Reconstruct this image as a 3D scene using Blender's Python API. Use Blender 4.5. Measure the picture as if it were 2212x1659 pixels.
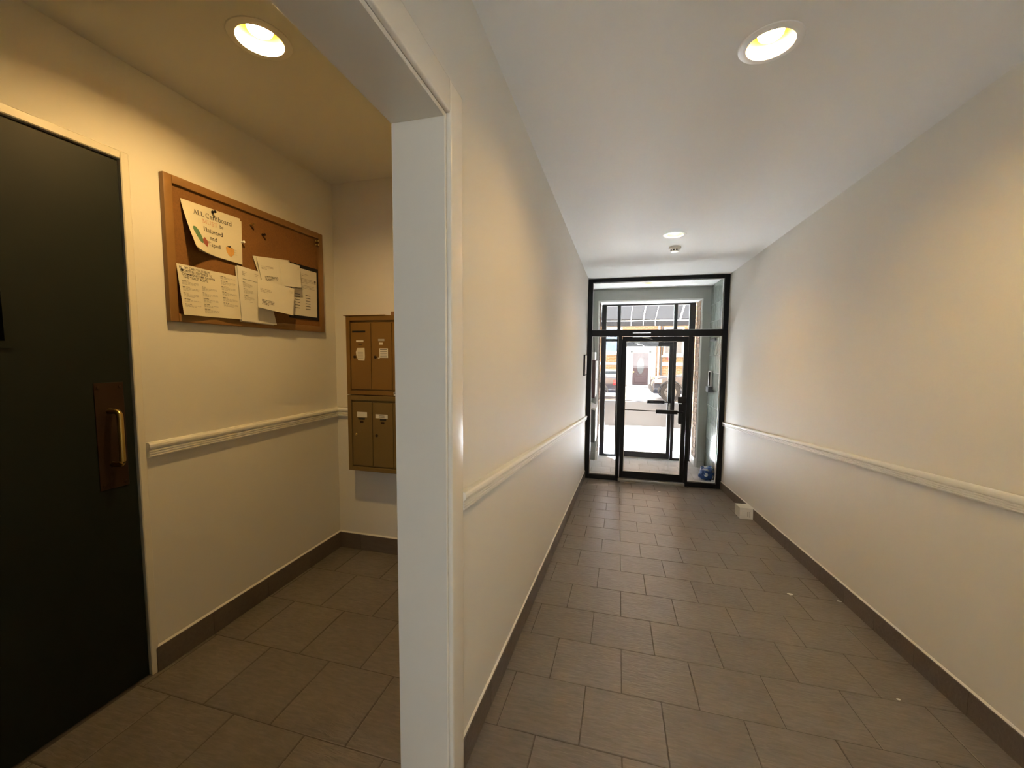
import bpy, bmesh, math, random
from mathutils import Vector, Matrix

# ------------------------------------------------------------------ camera, sky, exposure
for o in list(bpy.data.objects): bpy.data.objects.remove(o)
SC = bpy.context.scene
COL = SC.collection
CAM_H = 1.3216
def cam_axes(yaw, pitch, roll):
    cy, sy, cp, sp = math.cos(yaw), math.sin(yaw), math.cos(pitch), math.sin(pitch)
    f = Vector((sy * cp, cy * cp, sp)); r = Vector((cy, -sy, 0)); u = r.cross(f)
    cr, sr = math.cos(roll), math.sin(roll)
    return r * cr + u * sr, u * cr - r * sr, f
r_, u_, f_ = cam_axes(-0.2598, -0.0749, 0.0069)
cam_data = bpy.data.cameras.new('camera')
cam = bpy.data.objects.new('camera', cam_data); COL.objects.link(cam)
cam.matrix_world = Matrix(((r_.x, u_.x, -f_.x, 0), (r_.y, u_.y, -f_.y, 0), (r_.z, u_.z, -f_.z, CAM_H), (0, 0, 0, 1)))
cam_data.sensor_width = 36; cam_data.sensor_fit = 'HORIZONTAL'
cam_data.lens = 873.6 / 2212 * 36
cam_data.clip_start = 0.02; cam_data.clip_end = 300
SC.camera = cam

SKY = 9.0
SUN = 300.0
LAMP = 860.0
world = bpy.data.worlds.new('overcast_sky'); SC.world = world; world.use_nodes = True
wn = world.node_tree.nodes; wn.clear()
wo = wn.new('ShaderNodeOutputWorld'); wb = wn.new('ShaderNodeBackground')
wb.inputs[0].default_value = (0.95, 0.975, 1.0, 1); wb.inputs[1].default_value = SKY
world.node_tree.links.new(wb.outputs[0], wo.inputs[0])

sun_data = bpy.data.lights.new('sun', 'SUN'); sun_data.energy = SUN; sun_data.angle = math.radians(0.6); sun_data.color = (0.96, 0.98, 1.0)
sun = bpy.data.objects.new('sun', sun_data); COL.objects.link(sun)
SUN_EL, SUN_AZ = math.radians(40), math.radians(35)                      # low winter sun added over the houses opposite, brightens snow and entrance
sun_dir = Vector((-math.sin(SUN_AZ) * math.cos(SUN_EL), math.cos(SUN_AZ) * math.cos(SUN_EL), math.sin(SUN_EL)))
sun.rotation_euler = sun_dir.to_track_quat('Z', 'Y').to_euler(); sun.location = (0, 30, 30)

vs = SC.view_settings
vs.view_transform = 'Standard'; vs.look = 'None'; vs.exposure = 0.0; vs.gamma = 1.0; vs.use_curve_mapping = False
SC.cycles.use_denoising = True
SC.cycles.max_bounces = 10; SC.cycles.diffuse_bounces = 6; SC.cycles.glossy_bounces = 4
SC.cycles.transparent_max_bounces = 24; SC.cycles.transmission_bounces = 8
SC.cycles.sample_clamp_indirect = 60.0
SC.cycles.caustics_reflective = False; SC.cycles.caustics_refractive = False

# ------------------------------------------------------------------ dimensions (metres; lobby floor is z = 0)
XL, XR = -0.465, 1.387            # corridor walls
XW, YB = -1.815, 2.291            # mail lobby side wall and mailbox wall
WT = 0.151                        # corridor partition thickness
YP, ZH = 1.040, 1.956             # pier and head of the opening
YF = 6.0                          # inner entrance screen
ZC = 2.397                        # ceiling
ZA, ZS = 0.0796, 0.09964          # ramp height at y = 0 and its fall
ZF = -0.520                       # vestibule floor
YW, YO = 7.10, 7.45               # vestibule front wall, outer screen
YN = -2.6                         # wall behind the camera
YR0 = ZA / ZS                     # start of the ramp
def ramp(y): return ZA - ZS * y if y > YR0 else 0.0

# ------------------------------------------------------------------ materials
def _nodes(name):
    m = bpy.data.materials.new(name); m.use_nodes = True
    nt = m.node_tree; b = nt.nodes['Principled BSDF']
    return m, nt, b
def pbr(name, col, rough=0.5, metal=0.0, spec=0.5, noise=None, bump=None, coat=0.0):
    """noise=(scale, amount) varies the colour a little; bump=(scale, strength, distance)"""
    m, nt, b = _nodes(name); L = nt.links
    b.inputs['Base Color'].default_value = (*col, 1); b.inputs['Roughness'].default_value = rough
    b.inputs['Metallic'].default_value = metal; b.inputs['Specular IOR Level'].default_value = spec
    b.inputs['Coat Weight'].default_value = coat
    tc = nt.nodes.new('ShaderNodeTexCoord')
    if noise:
        n = nt.nodes.new('ShaderNodeTexNoise'); n.inputs['Scale'].default_value = noise[0]; n.inputs['Detail'].default_value = 5
        L.new(tc.outputs['Object'], n.inputs['Vector'])
        mx = nt.nodes.new('ShaderNodeMixRGB'); a = noise[1]
        mx.inputs[1].default_value = (*[c * (1 - a) for c in col], 1); mx.inputs[2].default_value = (*[min(1, c * (1 + a)) for c in col], 1)
        L.new(n.outputs['Fac'], mx.inputs[0]); L.new(mx.outputs[0], b.inputs['Base Color'])
    if bump:
        n2 = nt.nodes.new('ShaderNodeTexNoise'); n2.inputs['Scale'].default_value = bump[0]; n2.inputs['Detail'].default_value = 4
        L.new(tc.outputs['Object'], n2.inputs['Vector'])
        bp = nt.nodes.new('ShaderNodeBump'); bp.inputs['Strength'].default_value = bump[1]; bp.inputs['Distance'].default_value = bump[2]
        L.new(n2.outputs['Fac'], bp.inputs['Height']); L.new(bp.outputs['Normal'], b.inputs['Normal'])
    return m
def emis(name, col, strength):
    m, nt, b = _nodes(name)
    b.inputs['Base Color'].default_value = (0.9, 0.9, 0.9, 1)
    b.inputs['Emission Color'].default_value = (*col, 1); b.inputs['Emission Strength'].default_value = strength
    return m
def glass(name, tint=(0.992, 0.997, 0.995), gloss=0.6):
    m = bpy.data.materials.new(name); m.use_nodes = True; nt = m.node_tree; nt.nodes.clear(); L = nt.links
    out = nt.nodes.new('ShaderNodeOutputMaterial'); mix = nt.nodes.new('ShaderNodeMixShader')
    tr = nt.nodes.new('ShaderNodeBsdfTransparent'); gl = nt.nodes.new('ShaderNodeBsdfGlossy'); fr = nt.nodes.new('ShaderNodeFresnel')
    tr.inputs[0].default_value = (*tint, 1); gl.inputs['Roughness'].default_value = 0.01; fr.inputs['IOR'].default_value = 1.45
    mu = nt.nodes.new('ShaderNodeMath'); mu.operation = 'MULTIPLY'; mu.inputs[1].default_value = gloss
    L.new(fr.outputs[0], mu.inputs[0]); L.new(mu.outputs[0], mix.inputs[0]); L.new(tr.outputs[0], mix.inputs[1]); L.new(gl.outputs[0], mix.inputs[2]); L.new(mix.outputs[0], out.inputs[0])
    return m
def slate(name, col, col2, vary=0.12, rough=0.5, ripple=(26.0, 0.35, 0.004), across='Y'):
    """slate-look tile: fine ripples running across the tile, each tile a shade of its own"""
    m, nt, b = _nodes(name); L = nt.links; N = nt.nodes
    tc = N.new('ShaderNodeTexCoord'); oi = N.new('ShaderNodeObjectInfo')
    ad = N.new('ShaderNodeVectorMath'); ad.operation = 'ADD'
    cb = N.new('ShaderNodeCombineXYZ'); mu = N.new('ShaderNodeMath'); mu.operation = 'MULTIPLY'; mu.inputs[1].default_value = 40
    L.new(oi.outputs['Random'], mu.inputs[0])
    for i in range(3): L.new(mu.outputs[0], cb.inputs[i])
    L.new(tc.outputs['Object'], ad.inputs[0]); L.new(cb.outputs[0], ad.inputs[1])
    mp = N.new('ShaderNodeMapping')
    mp.inputs['Scale'].default_value = (0.22, 1.0, 1.0) if across == 'Y' else (1.0, 1.0, 0.22)
    L.new(ad.outputs[0], mp.inputs['Vector'])
    n1 = N.new('ShaderNodeTexNoise'); n1.inputs['Scale'].default_value = ripple[0] * 2.4; n1.inputs['Detail'].default_value = 6; n1.inputs['Distortion'].default_value = 0.6
    L.new(mp.outputs[0], n1.inputs['Vector'])
    n2 = N.new('ShaderNodeTexNoise'); n2.inputs['Scale'].default_value = 7; n2.inputs['Detail'].default_value = 4
    L.new(ad.outputs[0], n2.inputs['Vector'])
    mx = N.new('ShaderNodeMixRGB'); mx.inputs[1].default_value = (*col, 1); mx.inputs[2].default_value = (*col2, 1)
    L.new(n1.outputs['Fac'], mx.inputs[0])
    hs = N.new('ShaderNodeHueSaturation')
    vr = N.new('ShaderNodeMapRange'); vr.inputs['To Min'].default_value = 1 - vary; vr.inputs['To Max'].default_value = 1 + vary
    L.new(oi.outputs['Random'], vr.inputs['Value'])
    vm = N.new('ShaderNodeMath'); vm.operation = 'MULTIPLY'
    v2 = N.new('ShaderNodeMapRange'); v2.inputs['To Min'].default_value = 0.8; v2.inputs['To Max'].default_value = 1.2
    L.new(n2.outputs['Fac'], v2.inputs['Value']); L.new(vr.outputs[0], vm.inputs[0]); L.new(v2.outputs[0], vm.inputs[1])
    L.new(vm.outputs[0], hs.inputs['Value']); L.new(mx.outputs[0], hs.inputs['Color']); L.new(hs.outputs[0], b.inputs['Base Color'])
    bp = N.new('ShaderNodeBump'); bp.inputs['Strength'].default_value = ripple[1]; bp.inputs['Distance'].default_value = ripple[2]
    L.new(n1.outputs['Fac'], bp.inputs['Height']); L.new(bp.outputs['Normal'], b.inputs['Normal'])
    b.inputs['Roughness'].default_value = rough
    return m
def brickmat(name, c1, c2, mortar, scale):
    m, nt, b = _nodes(name); L = nt.links; N = nt.nodes
    tc = N.new('ShaderNodeTexCoord'); mp = N.new('ShaderNodeMapping'); mp.inputs['Rotation'].default_value = (math.radians(90), 0, 0)
    L.new(tc.outputs['Object'], mp.inputs['Vector'])
    br = N.new('ShaderNodeTexBrick'); br.inputs['Color1'].default_value = (*c1, 1); br.inputs['Color2'].default_value = (*c2, 1); br.inputs['Mortar'].default_value = (*mortar, 1)
    br.inputs['Scale'].default_value = scale; br.inputs['Mortar Size'].default_value = 0.02; br.inputs['Brick Width'].default_value = 0.5; br.inputs['Row Height'].default_value = 0.18
    L.new(mp.outputs[0], br.inputs['Vector']); L.new(br.outputs['Color'], b.inputs['Base Color']); b.inputs['Roughness'].default_value = 0.9
    return m

M = dict(
    wall=pbr('cream_wall_paint', (0.72, 0.695, 0.630), 0.62, noise=(1.3, 0.02), bump=(90, 0.06, 0.002)),
    ceil=pbr('white_ceiling_paint', (0.74, 0.73, 0.69), 0.75, noise=(1.0, 0.015)),
    trim=pbr('white_gloss_trim', (0.80, 0.78, 0.72), 0.5, bump=(60, 0.04, 0.001)),
    casing=pbr('white_gloss_casing', (0.82, 0.775, 0.68), 0.22, noise=(3, 0.03), bump=(40, 0.05, 0.001)),
    caulk=pbr('white_caulk', (0.80, 0.78, 0.70), 0.6),
    tile=slate('brown_slate_tile', (0.112, 0.095, 0.083), (0.240, 0.206, 0.182), 0.08, 0.34, (36.0, 0.6, 0.005)),
    base=slate('brown_base_tile', (0.098, 0.077, 0.064), (0.155, 0.124, 0.104), 0.08, 0.45),
    grout=pbr('brown_grout', (0.118, 0.098, 0.084), 0.9, noise=(30, 0.2)),
    greentile=slate('green_slate_tile', (0.11, 0.135, 0.115), (0.22, 0.25, 0.215), 0.12, 0.18, (22, 0.35, 0.004), 'Z'),
    greengrout=pbr('pale_grout', (0.42, 0.43, 0.40), 0.8),
    vtile=slate('pale_grey_tile', (0.60, 0.595, 0.60), (0.74, 0.735, 0.74), 0.06, 0.45),
    black=pbr('black_anodised_frame', (0.006, 0.006, 0.007), 0.42, spec=0.25),
    charcoal=pbr('charcoal_frame', (0.018, 0.018, 0.022), 0.45, spec=0.3, noise=(14, 0.35)),
    alu=pbr('worn_threshold_metal', (0.42, 0.40, 0.36), 0.38, 0.8, noise=(25, 0.2)),
    chrome=pbr('bright_metal', (0.75, 0.75, 0.74), 0.22, 1.0),
    glass=glass('clear_glass'),
    beadw=pbr('pale_glazing_bead', (0.72, 0.73, 0.72), 0.35),
    greendoor=pbr('dark_green_door_paint', (0.0045, 0.0085, 0.0065), 0.5, spec=0.3, noise=(5, 0.15), bump=(120, 0.05, 0.001)),
    darkglass=pbr('dark_wired_glass', (0.006, 0.008, 0.008), 0.1),
    jamb=pbr('cream_door_frame', (0.74, 0.70, 0.60), 0.3),
    brassdark=pbr('tarnished_brass_plate', (0.030, 0.012, 0.004), 0.5, 0.4, noise=(18, 0.3)),
    brass=pbr('brass', (0.62, 0.45, 0.16), 0.28, 1.0),
    oak=pbr('oak_frame', (0.26, 0.132, 0.040), 0.4, noise=(12, 0.18)),
    cork=pbr('cork', (0.205, 0.088, 0.020), 0.9, noise=(160, 0.28), bump=(200, 0.3, 0.002)),
    paper=pbr('paper', (0.66, 0.63, 0.55), 0.7),
    paper2=pbr('yellowed_paper', (0.66, 0.61, 0.48), 0.7),
    ink=pbr('dark_print', (0.05, 0.038, 0.034), 0.7),
    inkgrey=pbr('grey_print', (0.36, 0.33, 0.29), 0.7),
    inkred=pbr('red_print', (0.42, 0.12, 0.06), 0.7),
    inkrose=pbr('faded_red_print', (0.56, 0.30, 0.20), 0.7),
    inkgreen=pbr('green_print', (0.10, 0.20, 0.10), 0.7, noise=(90, 0.3)),
    inkbrick=pbr('brick_red_print', (0.30, 0.08, 0.05), 0.7, noise=(90, 0.3)),
    inkorange=pbr('orange_print', (0.62, 0.33, 0.09), 0.7, noise=(90, 0.25)),
    blackplastic=pbr('black_plastic', (0.008, 0.007, 0.008), 0.45, spec=0.25),
    mailup=pbr('bronze_mailbox_paint', (0.205, 0.108, 0.024), 0.42, 0.2, noise=(6, 0.06)),
    maillow=pbr('olive_bronze_mailbox_paint', (0.185, 0.122, 0.040), 0.42, 0.2, noise=(6, 0.06)),
    slot=pbr('slot_dark', (0.004, 0.003, 0.003), 0.8),
    cardboard=pbr('brown_card', (0.24, 0.12, 0.05), 0.8),
    whiteplastic=pbr('white_plastic', (0.82, 0.81, 0.77), 0.35),
    darkslot=pbr('dark_vent', (0.02, 0.02, 0.02), 0.6),
    reflector=pbr('gold_reflector', (0.30, 0.16, 0.04), 0.4, 0.4),
    vestwall=pbr('grey_green_wall_paint', (0.44, 0.455, 0.42), 0.6, noise=(2, 0.03)),
    brick=slate('brown_brick', (0.17, 0.105, 0.065), (0.30, 0.20, 0.13), 0.2, 0.85),
    mortar=pbr('brown_mortar', (0.20, 0.165, 0.13), 0.9),
    whitetrim=pbr('white_painted_trim', (0.80, 0.80, 0.77), 0.4),
    maroon=pbr('maroon_metal', (0.10, 0.022, 0.03), 0.35),
    greybox=pbr('grey_heater_metal', (0.10, 0.10, 0.10), 0.4),
    palebox=pbr('pale_metal', (0.62, 0.60, 0.58), 0.4),
    boxcard=pbr('white_box_card', (0.74, 0.73, 0.68), 0.5),
    bagblue=pbr('blue_plastic_bag', (0.03, 0.10, 0.34), 0.3),
    bagwhite=pbr('white_plastic_bag', (0.70, 0.72, 0.72), 0.35),
    canvas=pbr('dark_awning_canvas', (0.0075, 0.007, 0.0075), 0.9, noise=(3, 0.12)),
    pipe=pbr('white_pipe', (0.82, 0.82, 0.80), 0.35),
    snow=pbr('snow', (0.84, 0.86, 0.90), 0.9, noise=(1.2, 0.04), bump=(6, 0.5, 0.05)),
    asphalt=pbr('wet_asphalt', (0.050, 0.055, 0.060), 0.45, noise=(0.8, 0.18)),
    concrete=pbr('concrete', (0.34, 0.35, 0.36), 0.9, noise=(3, 0.1)),
    tanbrick=brickmat('tan_brick', (0.20, 0.105, 0.042), (0.15, 0.08, 0.032), (0.24, 0.20, 0.15), 1.9),
    stone=pbr('white_stone', (0.62, 0.62, 0.58), 0.8),
    plumdoor=pbr('plum_door_paint', (0.030, 0.018, 0.026), 0.45),
    leaded=pbr('leaded_glass', (0.07, 0.08, 0.09), 0.2),
    bluecurtain=pbr('blue_curtain', (0.10, 0.16, 0.26), 0.8, noise=(6, 0.5)),
    carblack=pbr('dark_blue_car_paint', (0.006, 0.012, 0.030), 0.25, coat=0.6),
    carnavy=pbr('navy_car_paint', (0.006, 0.011, 0.030), 0.28, coat=0.6),
    carglass=pbr('car_glass', (0.05, 0.06, 0.07), 0.08),
    tyre=pbr('tyre', (0.012, 0.012, 0.013), 0.8),
    rim=pbr('alloy', (0.16, 0.165, 0.17), 0.3, 0.8),
    lamp_red=pbr('red_lens', (0.45, 0.02, 0.03), 0.2),
    lamp_amber=pbr('amber_lens', (0.75, 0.42, 0.28), 0.2),
    greyplastic=pbr('grey_bumper_plastic', (0.035, 0.038, 0.042), 0.6),
    signred=pbr('red_sign', (0.60, 0.03, 0.03), 0.5),
    roof=pbr('dark_roof', (0.05, 0.05, 0.055), 0.9),
    bulb=emis('lit_lamp_face', (1.0, 0.645, 0.235), LAMP),
    bulb_dim=emis('dim_lamp_face', (1.0, 0.66, 0.28), LAMP * 0.12),
)

# ------------------------------------------------------------------ mesh helpers
class MB:
    """collects shapes, then builds them as one mesh object"""
    def __init__(s): s.bm = bmesh.new()
    def box(s, x0, x1, y0, y1, z0, z1, bev=0.0, seg=1):
        vs_ = [s.bm.verts.new((x, y, z)) for x in (x0, x1) for y in (y0, y1) for z in (z0, z1)]
        fs = [s.bm.faces.new([vs_[i] for i in q]) for q in ((0, 1, 3, 2), (4, 6, 7, 5), (0, 4, 5, 1), (2, 3, 7, 6), (0, 2, 6, 4), (1, 5, 7, 3))]
        if bev:
            es = list({e for f in fs for e in f.edges})
            bmesh.ops.bevel(s.bm, geom=es, offset=bev, segments=seg, affect='EDGES', profile=0.6)
        return s
    def hexa(s, p):
        """8 points: bottom ring 0-3, top ring 4-7"""
        v = [s.bm.verts.new(q) for q in p]
        for q in ((3, 2, 1, 0), (4, 5, 6, 7), (0, 1, 5, 4), (1, 2, 6, 5), (2, 3, 7, 6), (3, 0, 4, 7)): s.bm.faces.new([v[i] for i in q])
        return s
    def extrude(s, prof, a, b):
        """prof: list of offsets (Vector) swept from point a to point b"""
        a, b = Vector(a), Vector(b)
        va = [s.bm.verts.new(a + Vector(p)) for p in prof]; vb = [s.bm.verts.new(b + Vector(p)) for p in prof]
        n = len(prof)
        for i in range(n): s.bm.faces.new((va[i], va[(i + 1) % n], vb[(i + 1) % n], vb[i]))
        s.bm.faces.new(va[::-1]); s.bm.faces.new(vb)
        return s
    def lathe(s, prof, centre, axis=(0, 0, 1), seg=32, cap=True):
        """prof: [(radius, height)] about axis"""
        ax = Vector(axis).normalized(); t = Vector((1, 0, 0)) if abs(ax.x) < .9 else Vector((0, 1, 0))
        e1 = ax.cross(t).normalized(); e2 = ax.cross(e1); c = Vector(centre); rings = []
        for r, h in prof:
            if r < 1e-6: rings.append([s.bm.verts.new(c + ax * h)])
            else: rings.append([s.bm.verts.new(c + ax * h + e1 * (r * math.cos(2 * math.pi * k / seg)) + e2 * (r * math.sin(2 * math.pi * k / seg))) for k in range(seg)])
        for A, B in zip(rings, rings[1:]):
            for k in range(seg):
                j = (k + 1) % seg
                if len(A) == 1 and len(B) == 1: continue
                if len(A) == 1: s.bm.faces.new((A[0], B[j], B[k]))
                elif len(B) == 1: s.bm.faces.new((A[k], A[j], B[0]))
                else: s.bm.faces.new((A[k], A[j], B[j], B[k]))
        if cap:
            for ring in (rings[0], rings[-1]):
                if len(ring) > 1: s.bm.faces.new(ring)
        return s
    def tube(s, pts, r, seg=10):
        pts = [Vector(p) for p in pts]; rings = []
        for i, p in enumerate(pts):
            d = (pts[min(i + 1, len(pts) - 1)] - pts[max(i - 1, 0)]).normalized()
            t = Vector((0, 0, 1)) if abs(d.z) < .9 else Vector((1, 0, 0))
            e1 = d.cross(t).normalized(); e2 = d.cross(e1)
            rings.append([s.bm.verts.new(p + e1 * (r * math.cos(2 * math.pi * k / seg)) + e2 * (r * math.sin(2 * math.pi * k / seg))) for k in range(seg)])
        for A, B in zip(rings, rings[1:]):
            for k in range(seg): s.bm.faces.new((A[k], A[(k + 1) % seg], B[(k + 1) % seg], B[k]))
        s.bm.faces.new(rings[0]); s.bm.faces.new(rings[-1])
        return s
    def poly(s, pts):
        s.bm.faces.new([s.bm.verts.new(p) for p in pts]); return s
    def mesh(s, name, mat, smooth=False):
        bmesh.ops.recalc_face_normals(s.bm, faces=s.bm.faces)
        me = bpy.data.meshes.new(name); s.bm.to_mesh(me); s.bm.free()
        for mm in (mat if isinstance(mat, (list, tuple)) else [mat]): me.materials.append(M[mm] if isinstance(mm, str) else mm)
        if smooth:
            for p in me.polygons: p.use_smooth = True
            try: me.set_sharp_from_angle(angle=math.radians(35))
            except Exception: pass
        return me
    def build(s, name, mat, parent=None, smooth=False):
        return link(name, s.mesh(name, mat, smooth), parent)
def link(name, me, parent=None, loc=None, rot=None):
    o = bpy.data.objects.new(name, me); COL.objects.link(o)
    if loc is not None: o.location = loc
    if rot is not None: o.rotation_euler = rot
    if parent is not None:
        o.parent = parent; o.matrix_parent_inverse = parent.matrix_basis.inverted()
    return o
def tag(o, label=None, cat=None, group=None, kind=None):
    if label: o['label'] = label
    if cat: o['category'] = cat
    if group: o['group'] = group
    if kind: o['kind'] = kind
    return o
def thing(name, loc, label=None, cat=None, group=None, kind=None):
    o = bpy.data.objects.new(name, None); COL.objects.link(o); o.location = loc; o.empty_display_size = 0.05
    return tag(o, label, cat, group, kind)
def boxp(name, mat, parent, b, bev=0.0, seg=1): return MB().box(*b, bev=bev, seg=seg).build(name, mat, parent, smooth=bev > 0 and seg > 1)

# ------------------------------------------------------------------ the shell
# floors: slab + tiles laid in running bond
def tile_mesh(w, d, t=0.008, bev=0.0025):
    return MB().box(-w / 2, w / 2, -d / 2, d / 2, -t, 0, bev=bev).mesh('tile', 'tile')
_tile_cache = {}
def get_tile(w, d, mat):
    k = (round(w, 3), round(d, 3), mat)
    if k not in _tile_cache:
        w_, d_ = k[0], k[1]
        me = MB().box(-w_ / 2, w_ / 2, -d_ / 2, d_ / 2, -0.008, 0, bev=min(0.0018, w_ * .2, d_ * .2)).mesh('tile', mat)
        _tile_cache[k] = me
    return _tile_cache[k]
rnd = random.Random(7)
def lay(parent, x0, x1, y0, y1, px, py, yorig, phases, top, slope=0.0, mat='tile', joint=0.004):
    """lay tiles over [x0,x1]x[y0,y1]; rows start at yorig + k*py, joints at phase + k*px"""
    k0 = math.floor((y0 - yorig) / py); ang = -math.atan(slope); sl = math.sqrt(1 + slope * slope)
    k = k0
    while yorig + k * py < y1 - 1e-6:
        a, b = max(y0, yorig + k * py), min(y1, yorig + (k + 1) * py)
        ph = phases[k % 2]; j = math.floor((x0 - ph) / px)
        while ph + j * px < x1 - 1e-6:
            c, d = max(x0, ph + j * px), min(x1, ph + (j + 1) * px)
            if d - c > 0.012 and b - a > 0.012:
                me = get_tile(d - c - joint, (b - a) * sl - joint, mat)
                cy = (a + b) / 2
                link('tile', me, parent, ((c + d) / 2, cy, top(cy) + rnd.uniform(-0.0004, 0.0004)), (ang, 0, 0))
            j += 1
        k += 1

fl = tag(MB().box(XW - .1, XL - .01, YN, YB + .1, -0.12, -0.0022).build('floor', 'grout'),
         'dark brown slate tile floor of the mail alcove', 'floor', kind='structure')
lay(fl, XW, XL - .01, -0.20, YB, 0.31, 0.309, 1.08, (-0.86, -1.02), lambda y: 0.0)
fh = tag(MB().box(XL - .01, XR + .1, YN, YR0, -0.12, -0.0022).build('floor_hall', 'grout'),
         'level brown tiled hall floor at the top of the ramp', 'floor', kind='structure')
lay(fh, XL - .01, XR, -0.10, YR0, 0.31, 0.309, 1.08 - .309 * 4 + .0, (-0.09, -0.245), lambda y: 0.0)
mb = MB(); zb = lambda y: ZA - ZS * y - 0.0022
mb.hexa([(XL, YR0, -.2), (XR + .1, YR0, -.2), (XR + .1, YF, zb(YF) - .2), (XL, YF, zb(YF) - .2), (XL, YR0, zb(YR0)), (XR + .1, YR0, zb(YR0)), (XR + .1, YF, zb(YF)), (XL, YF, zb(YF))])
fr = tag(mb.build('floor_ramp', 'grout'), 'sloping grey-brown slate tile floor running down the corridor', 'floor', kind='structure')
lay(fr, XL, XR, YR0 + .003, YF - .02, 0.302, 0.3025, 1.345, (-0.105, 0.042), lambda y: ZA - ZS * y, ZS)
fv = tag(MB().box(XL - .2, XR + .2, YF, YO + .12, ZF - .15, ZF - .004).build('floor_vestibule', 'greengrout'),
         'pale grey tiled floor of the glazed vestibule', 'floor', kind='structure')
lay(fv, XL, XR, YF + .10, YO - .02, 0.302, 0.3025, YF + .10, (0.05, -0.10), lambda y: ZF, 0, 'vtile')

# walls
wl = MB()
wl.box(XL - WT, XL, YP, YF + .1, -.9, ZC + .02)                         # partition beyond the pier
wl.box(XL - WT, XL, YN, .05, -.9, ZC + .02)                           # unseen near partition, added to keep window daylight out of the alcove
wl.box(XL - WT, XL, .05, YP, ZH, ZC + .02)                               # head over the opening
tag(wl.build('wall_left', 'wall'), 'cream painted partition between corridor and mail alcove', 'wall', kind='structure')
tag(MB().box(XR, XR + .15, YN, YF + .1, -.9, ZC + .25).build('wall_right', 'wall'), 'long cream painted right wall of the corridor', 'wall', kind='structure')
ws = MB(); DY0, DY1, DZ = 0.215, 1.130, 2.032                            # door opening in the alcove's side wall
ws.box(XW - .15, XW, DY1 + .028, YB + .15, -.1, ZC + .25).box(XW - .15, XW, YN, DY0 - .028, -.1, ZC + .25).box(XW - .15, XW, DY0 - .028, DY1 + .028, DZ + .03, ZC + .25)
ws.box(XW - .17, XW - .15, DY0 - .1, DY1 + .1, -.1, DZ + .1)
tag(ws.build('wall_side', 'wall'), 'cream side wall of the alcove holding the corkboard and dark door', 'wall', kind='structure')
tag(MB().box(XW - .15, XL - WT, YB, YB + .15, -.1, ZC + .25).build('wall_mailbox', 'wall'), 'cream end wall behind the mailboxes', 'wall', kind='structure')
BX0, BX1, BZ0_, BZ1_ = 0.05, 1.32, 0.80, 2.15                            # unseen window added behind the viewer, daylight fill for the pier
wb_ = MB(); wb_.box(XW - .15, BX0, YN - .15, YN, -.1, ZC + .25).box(BX1, XR + .15, YN - .15, YN, -.1, ZC + .25).box(BX0, BX1, YN - .15, YN, -.1, BZ0_).box(BX0, BX1, YN - .15, YN, BZ1_, ZC + .25)
tag(wb_.build('wall_behind', 'wall'), 'cream wall closing the hall on the near side', 'wall', kind='structure')
w1 = thing('window_added', (.6, YN, BZ0_), 'plain white framed window added behind the viewer as unseen daylight fill', 'window', kind='structure')
for q in ((BX0, BX0 + .05, BZ0_, BZ1_), (BX1 - .05, BX1, BZ0_, BZ1_), (BX0 + .05, BX1 - .05, BZ0_, BZ0_ + .05), (BX0 + .05, BX1 - .05, BZ1_ - .05, BZ1_)): MB().box(q[0], q[1], YN - .10, YN - .04, q[2], q[3]).build('frame_bar', 'trim', w1)
MB().box(BX0 + .05, BX1 - .05, YN - .075, YN - .069, BZ0_ + .05, BZ1_ - .05).build('pane', 'glass', w1)

# ceiling with round cut-outs for the recessed lamps
LAMPS = [(-1.228, 1.205), (0.475, 1.660), (0.446, 3.972), (0.400, 6.62)]
RH = 0.078
def ceiling_mesh(x0, x1, y0, y1, z, holes, top):
    mb = MB(); bm = mb.bm; P = 0.13
    ys = sorted({y0, y1, *[h[1] + s * P for h in holes for s in (-1, 1)]})
    for c, d in zip(ys, ys[1:]):
        band = [h for h in holes if c < h[1] < d]
        xs = sorted({x0, x1, *[h[0] + s * P for h in band for s in (-1, 1)]})
        for a, b in zip(xs, xs[1:]):
            hit = next((h for h in band if a < h[0] < b), None)
            if not hit:
                bm.faces.new([bm.verts.new(p) for p in ((a, c, z), (a, d, z), (b, d, z), (b, c, z))])
            else:
                n = 48; inner = []; outer = []
                for k in range(n):
                    t = 2 * math.pi * k / n; ct, st = math.cos(t), math.sin(t); m_ = max(abs(ct), abs(st))
                    inner.append(bm.verts.new((hit[0] + RH * ct, hit[1] + RH * st, z))); outer.append(bm.verts.new((hit[0] + P * ct / m_, hit[1] + P * st / m_, z)))
                for k in range(n):
                    j = (k + 1) % n; bm.faces.new((inner[k], inner[j], outer[j], outer[k]))
    bm.normal_update()
    mb.box(x0, x1, y0, y1, top, top + .05)
    me = bpy.data.meshes.new('ceiling'); bm.to_mesh(me); bm.free(); me.materials.append(M['ceil'])
    return me
tag(link('ceiling', ceiling_mesh(XW - .15, XR + .15, YN - .15, YF + .05, ZC, LAMPS[:3], ZC + .3)),
    'flat off-white painted ceiling of hall and alcove', 'ceiling', kind='structure')
tag(link('ceiling_vestibule', ceiling_mesh(XL - .2, XR + .2, YF + .05, YW + .1, ZC + .018, LAMPS[3:], ZC + .3)),
    'white ceiling of the vestibule beyond the glass door', 'ceiling', kind='structure')

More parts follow.
